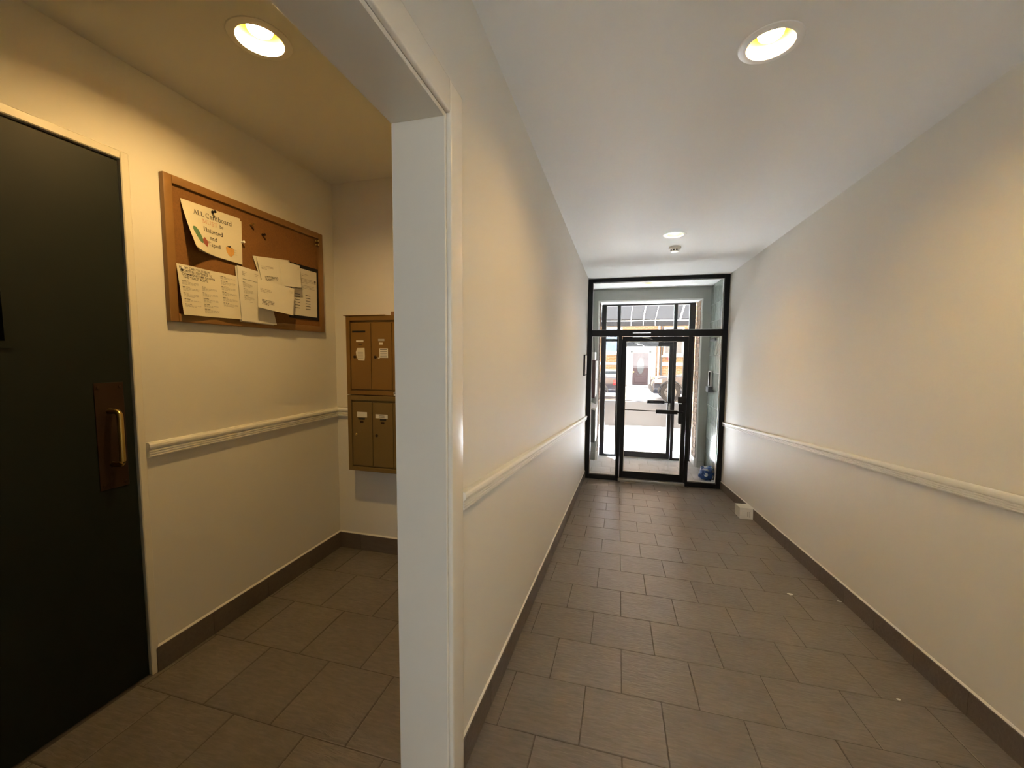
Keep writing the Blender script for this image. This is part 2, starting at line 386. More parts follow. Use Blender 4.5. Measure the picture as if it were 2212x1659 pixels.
# casing of the opening: flat boards with a rounded outer edge, plus the smooth jamb and soffit boards
CW, CT = 0.085, 0.016
ca = thing('trim_1', (XL, YP, 0), 'glossy white casing and jamb around the wide alcove opening', 'trim', kind='structure')
MB().box(XL, XL + CT, YP, YP + CW, ramp(YP + CW) - .01, ZH + CW, bev=0.007, seg=4).build('casing_board', 'casing', ca, True)
MB().box(XL, XL + CT, .05, YP, ZH, ZH + CW, bev=0.006, seg=3).build('casing_board', 'casing', ca, True)
MB().box(XL - WT - .004, XL + .004, YP - .012, YP, -.01, ZH, bev=0.002).build('jamb_board', 'casing', ca)
MB().box(XL - WT - .004, XL + .004, .05, YP - .012, ZH - .012, ZH, bev=0.002).build('soffit_board', 'casing', ca)

# chair rails: a rounded cap over three reeds
def rail_prof(h, d, nx):
    """profile in (depth, height), nx = direction away from the wall"""
    p = [(0, 0), (d * .55, 0.0)]
    n = 3; r0, r1 = 0.06 * h, 0.52 * h
    for i in range(n):
        a = r0 + (r1 - r0) * i / n; b = r0 + (r1 - r0) * (i + 1) / n
        p += [(d * .62, a), (d * .80, a + (b - a) * .25), (d * .80, a + (b - a) * .72), (d * .62, b - .0006)]
    p += [(d * .66, .54 * h), (d * .9, .60 * h), (d, .72 * h), (d * .98, .86 * h), (d * .82, .96 * h), (d * .5, h), (0, h)]
    return [Vector((nx[0] * q, nx[1] * q, z)) for q, z in p]
RT, RB = 0.933, 0.872
def rail(name, a, b, nx, label, h=RT - RB):
    return tag(MB().extrude(rail_prof(h, 0.024, nx), a, b).build(name, 'trim'), label, 'chair rail', kind='structure')
y0 = YP + CW
rail('trim_2', (XL, y0, ramp(y0) + RB), (XL, YF + .012, ramp(YF) + RB), (1, 0), 'white reeded chair rail sloping down the left corridor wall')
rail('trim_3', (XR, YN, RB), (XR, YR0, RB), (-1, 0), 'white reeded chair rail on the right wall behind the viewer')
rail('trim_4', (XR, YR0, RB), (XR, YF + .012, ramp(YF) + RB), (-1, 0), 'white reeded chair rail sloping down the right corridor wall')
rail('trim_5', (XW, 1.158, 0.897), (XW, YB, 0.897), (1, 0), 'white reeded chair rail under the corkboard')
rail('trim_6', (XW, YB, 0.900), (-1.638, YB, 0.900), (0, -1), 'short white chair rail between corner and mailboxes')

# tiled baseboards
BH, BT = 0.106, 0.010
def baseboard(name, label, p0, p1, nrm, z, first=0.16):
    """p0->p1 along the wall, nrm away from it; z(t) gives the floor height"""
    root = thing(name, (*p0, z(p0)), label, 'baseboard', kind='structure')
    a, b = Vector(p0), Vector(p1); L_ = (b - a).length; d = (b - a) / L_; n = Vector(nrm)
    t = 0.0; step = first
    while t < L_ - 1e-4:
        e = min(L_, t + step); step = 0.305
        q0, q1 = a + d * (t + .0012), a + d * (e - .0012)
        zz0, zz1 = z(q0), z(q1)
        pts = []
        for h in (0, BH):
            pts += [(q0.x, q0.y, zz0 + h), (q1.x, q1.y, zz1 + h), (q1.x + n.x * BT, q1.y + n.y * BT, zz1 + h - (.002 if h else 0)), (q0.x + n.x * BT, q0.y + n.y * BT, zz0 + h - (.002 if h else 0))]
        MB().hexa(pts).build('base_tile', 'base', root)
        t = e
    za, zb_ = z(a), z(b)
    MB().hexa([(a.x, a.y, za), (b.x, b.y, zb_), (b.x + n.x * BT * .7, b.y + n.y * BT * .7, zb_), (a.x + n.x * BT * .7, a.y + n.y * BT * .7, za),
               (a.x, a.y, za + BH - .006), (b.x, b.y, zb_ + BH - .006), (b.x + n.x * BT * .7, b.y + n.y * BT * .7, zb_ + BH - .006), (a.x + n.x * BT * .7, a.y + n.y * BT * .7, za + BH - .006)]).build('grout_bed', 'grout', root)
    MB().hexa([(a.x, a.y, za + BH - .001), (b.x, b.y, zb_ + BH - .001), (b.x + n.x * .006, b.y + n.y * .006, zb_ + BH - .001), (a.x + n.x * .006, a.y + n.y * .006, za + BH - .001),
               (a.x, a.y, za + BH + .007), (b.x, b.y, zb_ + BH + .007), (b.x + n.x * .001, b.y + n.y * .001, zb_ + BH + .007), (a.x + n.x * .001, a.y + n.y * .001, za + BH + .007)]).build('caulk_bead', 'caulk', root)
    return root
zr = lambda p: ramp(p[1])
baseboard('baseboard_left', 'brown tile baseboard along the left corridor wall', (XL, y0), (XL, YF), (1, 0), zr, 0.30)
baseboard('baseboard_right', 'brown tile baseboard along the right corridor wall', (XR, YR0), (XR, YF), (-1, 0), zr, 0.22)
baseboard('baseboard_near', 'brown tile baseboard of the level hall on the right', (XR, -0.3), (XR, YR0), (-1, 0), lambda p: 0.0)
baseboard('baseboard_side', 'brown tile baseboard under the corkboard wall', (XW, 1.148), (XW, YB), (1, 0), lambda p: 0.0, 0.24)
baseboard('baseboard_end', 'brown tile baseboard under the mailboxes', (XW + BT, YB), (XL - WT, YB), (0, -1), lambda p: 0.0, 0.155)

# ------------------------------------------------------------------ recessed lamps
def downlight(x, y, z, label, bulb='bulb', tilt=0.0, depth=0.021):
    t = thing('recessed_lamp', (x, y, z), label, 'ceiling lamp', 'recessed ceiling lamps')
    MB().lathe([(RH - .006, 0.001), (RH - .004, -.006), (RH + .006, -.007), (RH + .020, -.003), (RH + .022, 0.0), (RH - .002, 0.0), (RH - .006, 0.001)], (x, y, z), seg=48, cap=False).build('trim_ring', 'whiteplastic', t, True)
    MB().lathe([(RH - .005, -.002), (RH - .010, .02), (RH - .016, .05), (RH - .022, .085), (RH - .03, .14), (.02, .15), (0, .15), ], (x, y, z), seg=48, cap=False).build('reflector_cone', 'reflector', t, True)
    MB().lathe([(0, depth - .004), (.020, depth - .003), (.031, depth), (.038, depth + .006), (.040, depth + .012)], (x, y, z), seg=40, cap=False).build('lamp_face', bulb, t, True)
    MB().lathe([(.040, depth + .012), (.042, depth + .03), (.03, depth + .07), (.018, depth + .085)], (x, y, z), seg=32, cap=False).build('lamp_body', 'whiteplastic', t, True)
    return t
downlight(*LAMPS[0], ZC, 'glowing recessed ceiling lamp over the mail alcove')
downlight(*LAMPS[1], ZC, 'bright recessed ceiling lamp nearest in the corridor')
downlight(*LAMPS[2], ZC, 'recessed corridor ceiling lamp beside the smoke detector', depth=0.045)
downlight(*LAMPS[3], ZC + .018, 'dim recessed ceiling lamp beyond the entrance glass', 'bulb_dim', depth=0.045)
# smoke detector
sd = thing('smoke_detector', (0.504, 4.426, ZC), 'small white smoke detector on the corridor ceiling', 'smoke detector')
MB().lathe([(.058, 0), (.060, -.006), (.056, -.018), (.046, -.024)], (0.504, 4.426, ZC), seg=32).build('base', 'whiteplastic', sd, True)
MB().lathe([(.040, -.024), (.038, -.038)], (0.504, 4.426, ZC), seg=32).build('vent_band', 'darkslot', sd, True)
for k in range(8):
    a = k * math.pi / 4; cx, cy_ = 0.504 + .039 * math.cos(a), 4.426 + .039 * math.sin(a)
    MB().box(cx - .004, cx + .004, cy_ - .004, cy_ + .004, ZC - .039, ZC - .023).build('rib', 'whiteplastic', sd)
MB().lathe([(.041, -.038), (.036, -.046), (.018, -.050), (0, -.050)], (0.504, 4.426, ZC), seg=32).build('cap', 'whiteplastic', sd, True)

# ------------------------------------------------------------------ inner entrance screen (door_1)
FD = 0.10
def screen_box(name, mat, parent, x0, x1, z0, z1, y0, y1): return boxp(name, mat, parent, (x0, x1, y0, y1, z0, z1), .003)
d1 = thing('door_1', (0.46, YF, ZF), 'black framed glass entrance door with sidelights and transom at the corridor end', 'entrance door', kind='structure')
ya, yb_ = YF, YF + FD
PW = 0.064
ML0, ML1, MR0, MR1 = -0.022, 0.026, 0.908, 0.955
TB0, TB1 = 1.580, 1.668
screen_box('post', 'black', d1, XL, XL + PW, ZF, ZC, ya, yb_); screen_box('post', 'black', d1, XR - PW, XR, ZF, ZC, ya, yb_)
screen_box('head_rail', 'black', d1, XL + PW, XR - PW, ZC - .05, ZC + .02, ya, yb_)
screen_box('transom_bar', 'black', d1, XL + PW, XR - PW, TB0, TB1, ya - .005, yb_)
screen_box('mullion', 'black', d1, ML0, ML1, ZF, TB0, ya - .005, yb_); screen_box('mullion', 'black', d1, MR0, MR1, ZF, TB0, ya - .005, yb_)
screen_box('bottom_rail', 'black', d1, XL + PW, ML0, ZF, ZF + .065, ya, yb_); screen_box('bottom_rail', 'black', d1, MR1, XR - PW, ZF, ZF + .065, ya, yb_)
def glazing(parent, x0, x1, z0, z1, yc, bead='beadw', nm='pane'):
    g = MB().box(x0, x1, yc - .003, yc + .003, z0, z1).build(nm, 'glass', parent)
    b = .007
    MB().box(x0, x1, yc - .014, yc + .014, z0, z0 + b).box(x0, x1, yc - .014, yc + .014, z1 - b, z1).box(x0, x0 + b, yc - .014, yc + .014, z0 + b, z1 - b).box(x1 - b, x1, yc - .014, yc + .014, z0 + b, z1 - b).build('glazing_bead', bead, parent)
    return g
yc = YF + .06
glazing(d1, XL + PW, XR - PW, TB1, ZC - .05, yc); glazing(d1, XL + PW, ML0, ZF + .065, TB0, yc); glazing(d1, MR1, XR - PW, ZF + .065, TB0, yc)
# leaf
lf0, lf1, lz0, lz1 = ML1 + .004, MR0 - .004, ZF + .050, TB0 - .006
g0, g1, gz0, gz1 = 0.083, 0.852, -0.372, 1.508
lm = MB()
lm.box(lf0, g0, ya + .005, ya + .050, lz0, lz1, bev=.002).box(g1, lf1, ya + .005, ya + .050, lz0, lz1, bev=.002).box(g0, g1, ya + .005, ya + .050, lz0, gz0, bev=.002).box(g0, g1, ya + .005, ya + .050, gz1, lz1, bev=.002)
leaf = lm.build('door_leaf', 'black', d1); leaf['label'] = 'black stile and rail door leaf'
glazing(leaf, g0, g1, gz0, gz1, ya + .028)
MB().tube([(g0 - .02, ya - .03, .535), (0.52, ya - .03, .530)], .006).build('push_rod', 'black', leaf)
boxp('push_bar', 'blackplastic', leaf, (0.507, 0.792, ya - .055, ya - .015, .497, .552), .008, 2)
boxp('bar_bracket', 'blackplastic', leaf, (0.792, 0.87, ya - .035, ya + .004, .515, .535), .003)
boxp('bar_bracket', 'blackplastic', leaf, (0.045, 0.078, ya - .04, ya + .004, .515, .550), .003)
boxp('lock_case', 'blackplastic', leaf, (0.79, 0.90, ya - .045, ya + .004, .655, .742), .005, 2)
boxp('lock_plate', 'blackplastic', leaf, (0.806, 0.855, ya - .012, ya + .004, .360, .640), .003)
cl = boxp('door_closer', 'blackplastic', d1, (0.16, 0.41, ya - .06, ya - .006, 1.565, 1.625), .006, 2)
boxp('cover_strip', 'chrome', cl, (0.165, 0.405, ya - .062, ya - .058, 1.618, 1.624)); boxp('cover_strip', 'chrome', cl, (0.165, 0.405, ya - .062, ya - .058, 1.566, 1.572))
MB().tube([(0.30, ya - .04, 1.56), (0.38, ya - .10, 1.548), (0.43, ya - .02, 1.535)], .008).build('closer_arm', 'chrome', cl, True)
boxp('threshold', 'alu', d1, (ML1 - .01, MR0 + .01, ya - .03, yb_ + .01, ZF - .005, ZF + .045), .006, 2)

# framed notice on the left wall just before the glass
fn = thing('framed_notice', (XL, 5.58, 1.175), 'small black framed notice on the left wall just before the glass door', 'frame')
boxp('frame', 'blackplastic', fn, (XL, XL + .022, 5.42, 5.72, 1.035, 1.315), .003)
boxp('sheet', 'paper', fn, (XL + .021, XL + .0235, 5.435, 5.705, 1.05, 1.30))

# ------------------------------------------------------------------ vestibule
tag(MB().box(XL - .15, XL, YF + .1, YO + .1, ZF - .1, ZC + .3).build('wall_vestibule_left', 'vestwall'), 'grey painted left wall of the vestibule', 'wall', kind='structure')
wv = tag(MB().box(XR, XR + .15, YF + .1, YO + .1, ZF - .1, ZC + .3).build('wall_vestibule_right', 'greengrout'), 'green slate tiled right wall of the vestibule', 'wall', kind='structure')
gt = {}
def green_tiles():
    pz, py = 0.262, 0.33; k = 0; z = ZF + .004
    while z < ZC - .02:
        z1 = min(ZC + .015, z + pz); y = YF + .10 + (0 if k % 2 else -.16)
        while y < YW - .01:
            a, b = max(YF + .10, y), min(YW, y + py)
            if b - a > .02:
                key = (round(b - a, 3), round(z1 - z, 3))
                if key not in gt: gt[key] = MB().box(-.010, 0.0, -key[0] / 2 + .003, key[0] / 2 - .003, -key[1] / 2 + .003, key[1] / 2 - .003, bev=.002).mesh('tile', 'greentile')
                link('tile', gt[key], wv, (XR + .001, (a + b) / 2, (z + z1) / 2))
            y += py
        z += pz; k += 1
green_tiles()
OX0, OX1, OZ = -0.365, 1.252, 2.212                                      # opening in the street wall
wf = MB()
wf.box(XL - .15, OX0, YW, YO + .08, ZF - .1, ZC + .3).box(OX1, XR + .15, YW, YO + .08, ZF - .1, ZC + .3).box(OX0, OX1, YW, YO + .08, OZ, ZC + .3)
wfo = tag(wf.build('wall_front', 'vestwall'), 'grey painted street wall around the outer door', 'wall', kind='structure')
wo_ = MB(); wo_.box(-9, OX0, YO + .08, YO + .20, ZF - .3, 16).box(OX1, 10, YO + .08, YO + .20, ZF - .3, 16).box(OX0, OX1, YO + .08, YO + .20, OZ + .02, 16)
tag(wo_.build('wall_outside', 'tanbrick'), 'tan brick street face of the building', 'wall', kind='structure')
# brick reveals
bj = {}
def reveal(x, nx, label, name):
    root = tag(MB().box(min(x, x + nx * .0195), max(x, x + nx * .0195), YW + .012, YO - .02, ZF, OZ - .012).build(name, 'mortar'), label, 'wall', kind='structure')
    z = ZF + .16; k = 0
    while z < OZ - .03:
        h = min(.064, OZ - .014 - z)
        for a, b in (((YW + .014, YW + .115), (YW + .127, YW + .325)) if k % 2 else ((YW + .014, YW + .212), (YW + .224, YW + .325))):
            key = (round(b - a, 3), round(h, 3))
            if key not in bj: bj[key] = MB().box(-.011, .011, -key[0] / 2, key[0] / 2, 0, key[1], bev=.004).mesh('brick', 'brick')
            link('brick', bj[key], root, (x + nx * (.012 + rnd.uniform(0, .004)), (a + b) / 2, z))
        z += .075; k += 1
    boxp('plinth_block', 'whitetrim', root, (min(x - nx * .004, x + nx * .035), max(x - nx * .004, x + nx * .035), YW + .004, YO - .02, ZF, ZF + .15), .006)
reveal(OX0, 1, 'brown brick reveal left of the outer door', 'wall_reveal_left'); reveal(OX1, -1, 'brown brick reveal right of the outer door', 'wall_reveal_right')
tr = thing('trim_7', (0.44, YW, ZF), 'thin white trim around the outer door opening', 'trim', kind='structure')
boxp('edge_strip', 'whitetrim', tr, (OX0 - .012, OX0 + .012, YW - .008, YW + .012, ZF, OZ + .012), .003); boxp('edge_strip', 'whitetrim', tr, (OX1 - .012, OX1 + .012, YW - .008, YW + .012, ZF, OZ + .012), .003)
boxp('edge_strip', 'whitetrim', tr, (OX0, OX1, YW - .008, YW + .012, OZ - .010, OZ + .012), .003)
boxp('soffit', 'whitetrim', tr, (OX0, OX1, YW + .012, YO, OZ - .012, OZ + .0), 0)
boxp('plinth_block', 'vestwall', tr, (XL, OX0 - .012, YW - .015, YW, ZF, ZF + .135), .004); boxp('plinth_block', 'vestwall', tr, (OX1 + .012, XR - .012, YW - .015, YW, ZF, ZF + .10), .004)

# outer door and frame (door_2)
d2 = thing('door_2', (0.44, YO, ZF), 'charcoal outer street door with sidelights seen through the vestibule', 'entrance door', kind='structure')
ya2, yb2 = YO, YO + .08
fx0, fx1 = OX0 + .035, OX1 - .035
def sb2(nm, x0, x1, z0, z1): return boxp(nm, 'charcoal', d2, (x0, x1, ya2, yb2, z0, z1), .003)
sb2('post', fx0, -0.25, ZF, OZ - .012); sb2('post', 1.128, fx1, ZF, OZ - .012)
sb2('head_rail', -0.25, 1.128, 2.178, OZ - .012)
sb2('mullion', -.052, -.006, ZF, 2.178); sb2('mullion', .884, .932, ZF, 2.178)
sb2('transom_bar', -.25, -.052, 1.553, 1.592); sb2('transom_bar', -.006, .884, 1.545, 1.592); sb2('transom_bar', .932, 1.128, 1.553, 1.592)
sb2('bottom_rail', -.25, -.052, ZF, ZF + .03); sb2('bottom_rail', .932, 1.128, ZF, ZF + .03)
y2c = YO + .04
for x0_, x1_ in ((-.25, -.052), (-.006, .884), (.932, 1.128)): glazing(d2, x0_, x1_, 1.592, 2.178, y2c)
ps = glazing(d2, -.25, -.052, ZF + .03, 1.553, y2c); glazing(d2, .932, 1.128, ZF + .03, 1.553, y2c)
lm = MB(); a0, a1 = -.002, .880
lm.box(a0, a0 + .09, ya2 + .01, ya2 + .055, ZF + .01, 1.540, bev=.002).box(.826, a1, ya2 + .01, ya2 + .055, ZF + .01, 1.540, bev=.002).box(a0 + .09, .826, ya2 + .01, ya2 + .055, ZF + .01, ZF + .105, bev=.002).box(a0 + .09, .826, ya2 + .01, ya2 + .055, 1.468, 1.540, bev=.002)
leaf2 = lm.build('door_leaf', 'charcoal', d2)
glazing(leaf2, a0 + .09, .826, ZF + .105, 1.468, ya2 + .032)
MB().tube([(.06, ya2 - .03, .505), (.49, ya2 - .03, .502)], .006).build('push_rod', 'charcoal', leaf2)
boxp('push_bar', 'charcoal', leaf2, (.481, .767, ya2 - .055, ya2 - .015, .470, .527), .008, 2)
boxp('bar_bracket', 'charcoal', leaf2, (.767, .85, ya2 - .035, ya2 + .012, .49, .51), .003)
boxp('bar_bracket', 'charcoal', leaf2, (.03, .065, ya2 - .035, ya2 + .012, .49, .52), .003)
boxp('lock_case', 'chrome', leaf2, (.835, .868, ya2 - .01, ya2 + .012, .36, .48), .004)
cl2 = boxp('door_closer', 'chrome', leaf2, (.24, .33, ya2 - .05, ya2 + .008, 1.50, 1.545), .006, 2)
MB().tube([(.30, ya2 - .03, 1.50), (.37, ya2 - .09, 1.49), (.40, ya2 - .02, 1.47)], .007).build('closer_arm', 'chrome', cl2, True)
boxp('threshold', 'alu', d2, (a0, a1, ya2 - .02, yb2 + .02, ZF - .003, ZF + .012), .003)

# ---- text helper: built-in font turned into mesh
def text_mesh(s, size, mat, bold=0.0, align='CENTER', space=1.0):
    cu = bpy.data.curves.new('lettering', 'FONT'); cu.body = s; cu.size = size; cu.align_x = align; cu.offset = bold; cu.space_line = 1.0; cu.space_character = space; cu.resolution_u = 3
    ob = bpy.data.objects.new('lettering', cu); COL.objects.link(ob)
    dg = bpy.context.evaluated_depsgraph_get(); me = bpy.data.meshes.new_from_object(ob.evaluated_get(dg))
    bpy.data.objects.remove(ob); bpy.data.curves.remove(cu)
    me.name = 'lettering'; me.materials.clear(); me.materials.append(M[mat])
    return me
# street number on the outer sidelight glass, read from the street
nm = text_mesh('1981', .040, 'ink', .0008)
no = link('lettering', nm, ps, (-.115, YO + .047, ZF + .055), (math.radians(90), 0, math.radians(180)))

# wall boxes left
rp = thing('wall_cabinet', (XL, 6.8, .62), 'maroon metal wall cabinet left inside the vestibule', 'cabinet')
boxp('body', 'maroon', rp, (XL, -.372, 6.50, 7.07, .625, 1.225), .004)
boxp('door_panel', 'palebox', rp, (-.373, -.366, 6.515, 7.055, .64, 1.21), .002)
MB().lathe([(.012, 0), (.012, .014), (0, .016)], (-.366, 6.62, .92), (1, 0, 0), 16).build('lock', 'chrome', rp, True)
wx = thing('wall_box', (XL, 6.75, 1.23), 'small white box with a rod above the maroon cabinet', 'box')
boxp('housing', 'whiteplastic', wx, (XL, -.385, 6.56, 6.98, 1.228, 1.355), .006, 2)
MB().tube([(-.40, 6.62, 1.35), (-.405, 6.62, 1.47), (-.41, 6.62, 1.60)], .006).build('rod', 'blackplastic', wx)
hx = thing('wall_heater', (XL, 6.8, -.1), 'dark grey wall heater with white front below the maroon cabinet', 'heater')
boxp('body', 'greybox', hx, (XL, -.362, 6.50, 7.05, -.085, .455), .004)
boxp('front_cover', 'whitetrim', hx, (-.363, -.350, 6.51, 7.05, -.075, .42), .004)
MB().hexa([(XL, 6.49, .455), (-.350, 6.49, .43), (-.350, 7.05, .43), (XL, 7.05, .455), (XL, 6.49, .50), (-.345, 6.49, .455), (-.345, 7.05, .455), (XL, 7.05, .50)]).build('sloped_top', 'whitetrim', hx)
# intercom etc. right
ic = thing('intercom', (XR - .01, 6.84, .84), 'pale intercom panel on the green tiled wall', 'intercom')
boxp('plate', 'palebox', ic, (XR - .042, XR - .009, 6.76, 6.91, .838, 1.075), .004)
boxp('speaker_slot', 'darkslot', ic, (XR - .045, XR - .041, 6.80, 6.87, 1.0, 1.03)); boxp('handset', 'blackplastic', ic, (XR - .06, XR - .042, 6.765, 6.785, .845, 1.06), .004)
kb = thing('lock_box', (XR - .01, 6.80, .75), 'dark grey key box under the intercom', 'key box')
boxp('body', 'greyplastic', kb, (XR - .075, XR - .009, 6.72, 6.90, .752, .836), .006, 2); boxp('dial', 'chrome', kb, (XR - .08, XR - .074, 6.86, 6.885, .762, .78))
sgn = tag(boxp('name_strip', 'greyplastic', None, (XR - .03, XR - .009, 6.62, 6.95, 1.535, 1.575), .004), 'dark grey strip high on the green tiled wall', 'strip')
# crumpled bag
def crumple(name, label, cat, c, r, mats, seed, sq=(1, 1, .8)):
    bm = bmesh.new(); bmesh.ops.create_icosphere(bm, subdivisions=3, radius=1.0); rr = random.Random(seed)
    dirs = [Vector((rr.uniform(-1, 1), rr.uniform(-1, 1), rr.uniform(-1, 1))).normalized() for _ in range(26)]; amp = [rr.uniform(-.28, .30) for _ in dirs]
    for v in bm.verts:
        d = v.co.normalized(); k = 1 + sum(a * max(0, d.dot(q)) ** 14 for a, q in zip(amp, dirs)) + rr.uniform(-.07, .07)
        v.co = Vector((d.x * k * r * sq[0], d.y * k * r * sq[1], max(-.93 * r * sq[2], d.z * k * r * sq[2])))
    lo = min(v.co.z for v in bm.verts)
    for v in bm.verts: v.co.z -= lo
    for f in bm.faces:
        n = f.calc_center_median(); f.material_index = 1 if math.sin(n.x * 60 + seed) + math.sin(n.z * 75 + n.y * 50) > .75 else 0
    me = bpy.data.meshes.new(name); bm.to_mesh(me); bm.free()
    for m_ in mats: me.materials.append(M[m_])
    return tag(link(name, me, None, c), label, cat)
crumple('plastic_bag', 'crumpled blue and white plastic bag on the vestibule floor', 'bag', (1.285, 6.42, ZF + .001), .105, ['bagblue', 'bagwhite'], 3, (.95, 1.1, 1.0))
crumple('paper_scrap', 'crumpled grey scrap beside the blue bag', 'scrap', (1.335, 6.24, ZF + .001), .040, ['greyplastic', 'bagwhite'], 8, (.75, 1.6, .8))

# ------------------------------------------------------------------ mail alcove: door
d3 = thing('door_3', (XW, .67, 0), 'dark green alcove door with brass pull and narrow window', 'door', kind='structure')
xj0, xj1 = XW - .12, XW + .006
boxp('door_frame', 'jamb', d3, (xj0, xj1, DY1, DY1 + .028, 0, DZ + .03), .003); boxp('door_frame', 'jamb', d3, (xj0, xj1, DY0 - .028, DY0, 0, DZ + .03), .003)
boxp('door_frame', 'jamb', d3, (xj0, xj1, DY0, DY1, DZ, DZ + .03), .003)
lm = MB(); vy0, vy1, vz0, vz1 = .545, .800, 1.350, 1.660
xa, xb = XW - .052, XW - .008
lm.box(xa, xb, DY0 + .003, vy0, .008, DZ - .004).box(xa, xb, vy1, DY1 - .003, .008, DZ - .004).box(xa, xb, vy0, vy1, .008, vz0).box(xa, xb, vy0, vy1, vz1, DZ - .004)
lf3 = lm.build('door_leaf', 'greendoor', d3)
MB().box(XW - .034, XW - .028, vy0, vy1, vz0, vz1).build('pane', 'darkglass', lf3)
w = .022
MB().box(xb - .002, xb + .008, vy0 - w, vy1 + w, vz0 - w, vz0).box(xb - .002, xb + .008, vy0 - w, vy1 + w, vz1, vz1 + w).box(xb - .002, xb + .008, vy0 - w, vy0, vz0, vz1).box(xb - .002, xb + .008, vy1, vy1 + w, vz0, vz1).build('window_bead', 'greendoor', lf3)
boxp('pull_plate', 'brassdark', lf3, (xb - .001, xb + .003, 1.010, 1.100, .808, 1.205), .001)
for zz in (.825, 1.188):
    for yy in (1.022, 1.088): MB().lathe([(.005, 0), (.004, .0025), (0, .003)], (xb + .003, yy, zz), (1, 0, 0), 12).build('screw', 'brassdark', lf3, True)
pts = []; hy = 1.052; xo = xb + .003
for k in range(7):
    a = math.pi / 2 * k / 6; pts.append((xo + .030 + .022 * math.sin(a) - .0, hy, 1.078 + .022 * math.cos(a)))
pts = [(xo, hy, 1.100), (xo + .015, hy, 1.100)] + pts
low = [(p[0], p[1], 2.0 - p[2]) for p in reversed(pts)]
MB().tube(pts + low, .0095, 14).build('pull_handle', 'brass', lf3, True)

# ------------------------------------------------------------------ corkboard and papers
BY0, BY1, BZ0, BZ1 = 1.262, 2.166, 1.446, 2.044
cb = thing('corkboard', (XW, (BY0 + BY1) / 2, BZ0), 'wood framed corkboard hung on the alcove side wall', 'notice board')
boxp('cork_panel', 'cork', cb, (XW, XW + .012, BY0 + .02, BY1 - .02, BZ0 + .02, BZ1 - .02))
def framebar(y0, y1, z0, z1): boxp('frame_bar', 'oak', cb, (XW, XW + .024, y0, y1, z0, z1), .004, 2)
fw = .034
framebar(BY0, BY0 + fw, BZ0, BZ1); framebar(BY1 - fw, BY1, BZ0, BZ1); framebar(BY0 + fw, BY1 - fw, BZ1 - fw, BZ1); framebar(BY0 + fw, BY1 - fw, BZ0, BZ0 + fw)
CX = XW + .012
def bil(c, u, v):
    """c: TL, TR, BR, BL as (y, z)"""
    y = (c[0][0] * (1 - u) + c[1][0] * u) * v + (c[3][0] * (1 - u) + c[2][0] * u) * (1 - v)
    z = (c[0][1] * (1 - u) + c[1][1] * u) * v + (c[3][1] * (1 - u) + c[2][1] * u) * (1 - v)
    return y, z
def sheet(name, corners, off, mat, label, cat='paper', group='papers pinned to the corkboard', nu=14, nv=14, thick=.0007):
    """off(u, v): distance of the sheet from the cork"""
    def S(u, v, lift=0.0):
        y, z = bil(corners, u, v); return Vector((CX + off(u, v) + lift, y, z))
    bm = bmesh.new(); g = {}
    for k, l in ((0, 0.0), (1, thick)):
        for i in range(nu + 1):
            for j in range(nv + 1): g[k, i, j] = bm.verts.new(S(i / nu, j / nv, l))
    for i in range(nu):
        for j in range(nv):
            bm.faces.new((g[1, i, j], g[1, i + 1, j], g[1, i + 1, j + 1], g[1, i, j + 1])); bm.faces.new((g[0, i, j + 1], g[0, i + 1, j + 1], g[0, i + 1, j], g[0, i, j]))
    for i in range(nu):
        bm.faces.new((g[0, i, 0], g[0, i + 1, 0], g[1, i + 1, 0], g[1, i, 0])); bm.faces.new((g[0, i + 1, nv], g[0, i, nv], g[1, i, nv], g[1, i + 1, nv]))
    for j in range(nv):
        bm.faces.new((g[0, 0, j + 1], g[0, 0, j], g[1, 0, j], g[1, 0, j + 1])); bm.faces.new((g[0, nu, j], g[0, nu, j + 1], g[1, nu, j + 1], g[1, nu, j]))
    me = bpy.data.meshes.new(name); bm.to_mesh(me); bm.free(); me.materials.append(M[mat])
    for p in me.polygons: p.use_smooth = True
    try: me.set_sharp_from_angle(angle=math.radians(40))
    except Exception: pass
    o = tag(link(name, me), label, cat, group)
    return o, S
def onto(S, me, u0, v0, su, sv, parent, name='lettering', lift=.0012, kind='stuff'):
    """lays a flat print mesh (its own x, y) on a sheet: u = u0 + x*su, v = v0 + y*sv"""
    bm = bmesh.new(); bm.from_mesh(me)
    bmesh.ops.subdivide_edges(bm, edges=[e for e in bm.edges if e.calc_length() * max(su, sv) > .08], cuts=2)
    bmesh.ops.triangulate(bm, faces=bm.faces)
    for v in bm.verts: v.co = S(u0 + v.co.x * su, v0 + v.co.y * sv, lift)
    bm.to_mesh(me); bm.free(); me.name = name
    o = link(name, me, parent); o['kind'] = kind
    return o
def print_rects(S, rects, mat, parent, name='printed_text', lift=.0012):
    bm = bmesh.new()
    for u0, v0, u1, v1 in rects:
        n = max(1, int((u1 - u0) / .1)); prev = None
        for k in range(n + 1):
            u = u0 + (u1 - u0) * k / n; cur = (bm.verts.new(S(u, v0, lift)), bm.verts.new(S(u, v1, lift)))
            if prev: bm.faces.new((prev[0], cur[0], cur[1], prev[1]))
            prev = cur
    me = bpy.data.meshes.new(name); bm.to_mesh(me); bm.free(); me.materials.append(M[mat])
    o = link(name, me, parent); o['kind'] = 'stuff'
    return o
def para(u0, v1, w_, lines, lh, seed, fill=.42):
    """word-like dashes of unreadable small print"""
    rr = random.Random(seed); out = []
    for i in range(lines):
        v = v1 - i * lh; u = u0; end = u0 + w_ * (1 if i < lines - 1 else rr.uniform(.4, .8))
        while u < end - .012:
            l = min(rr.uniform(.018, .055), end - u); out.append((u, v - lh * fill, u + l, v)); u += l + .010
    return out
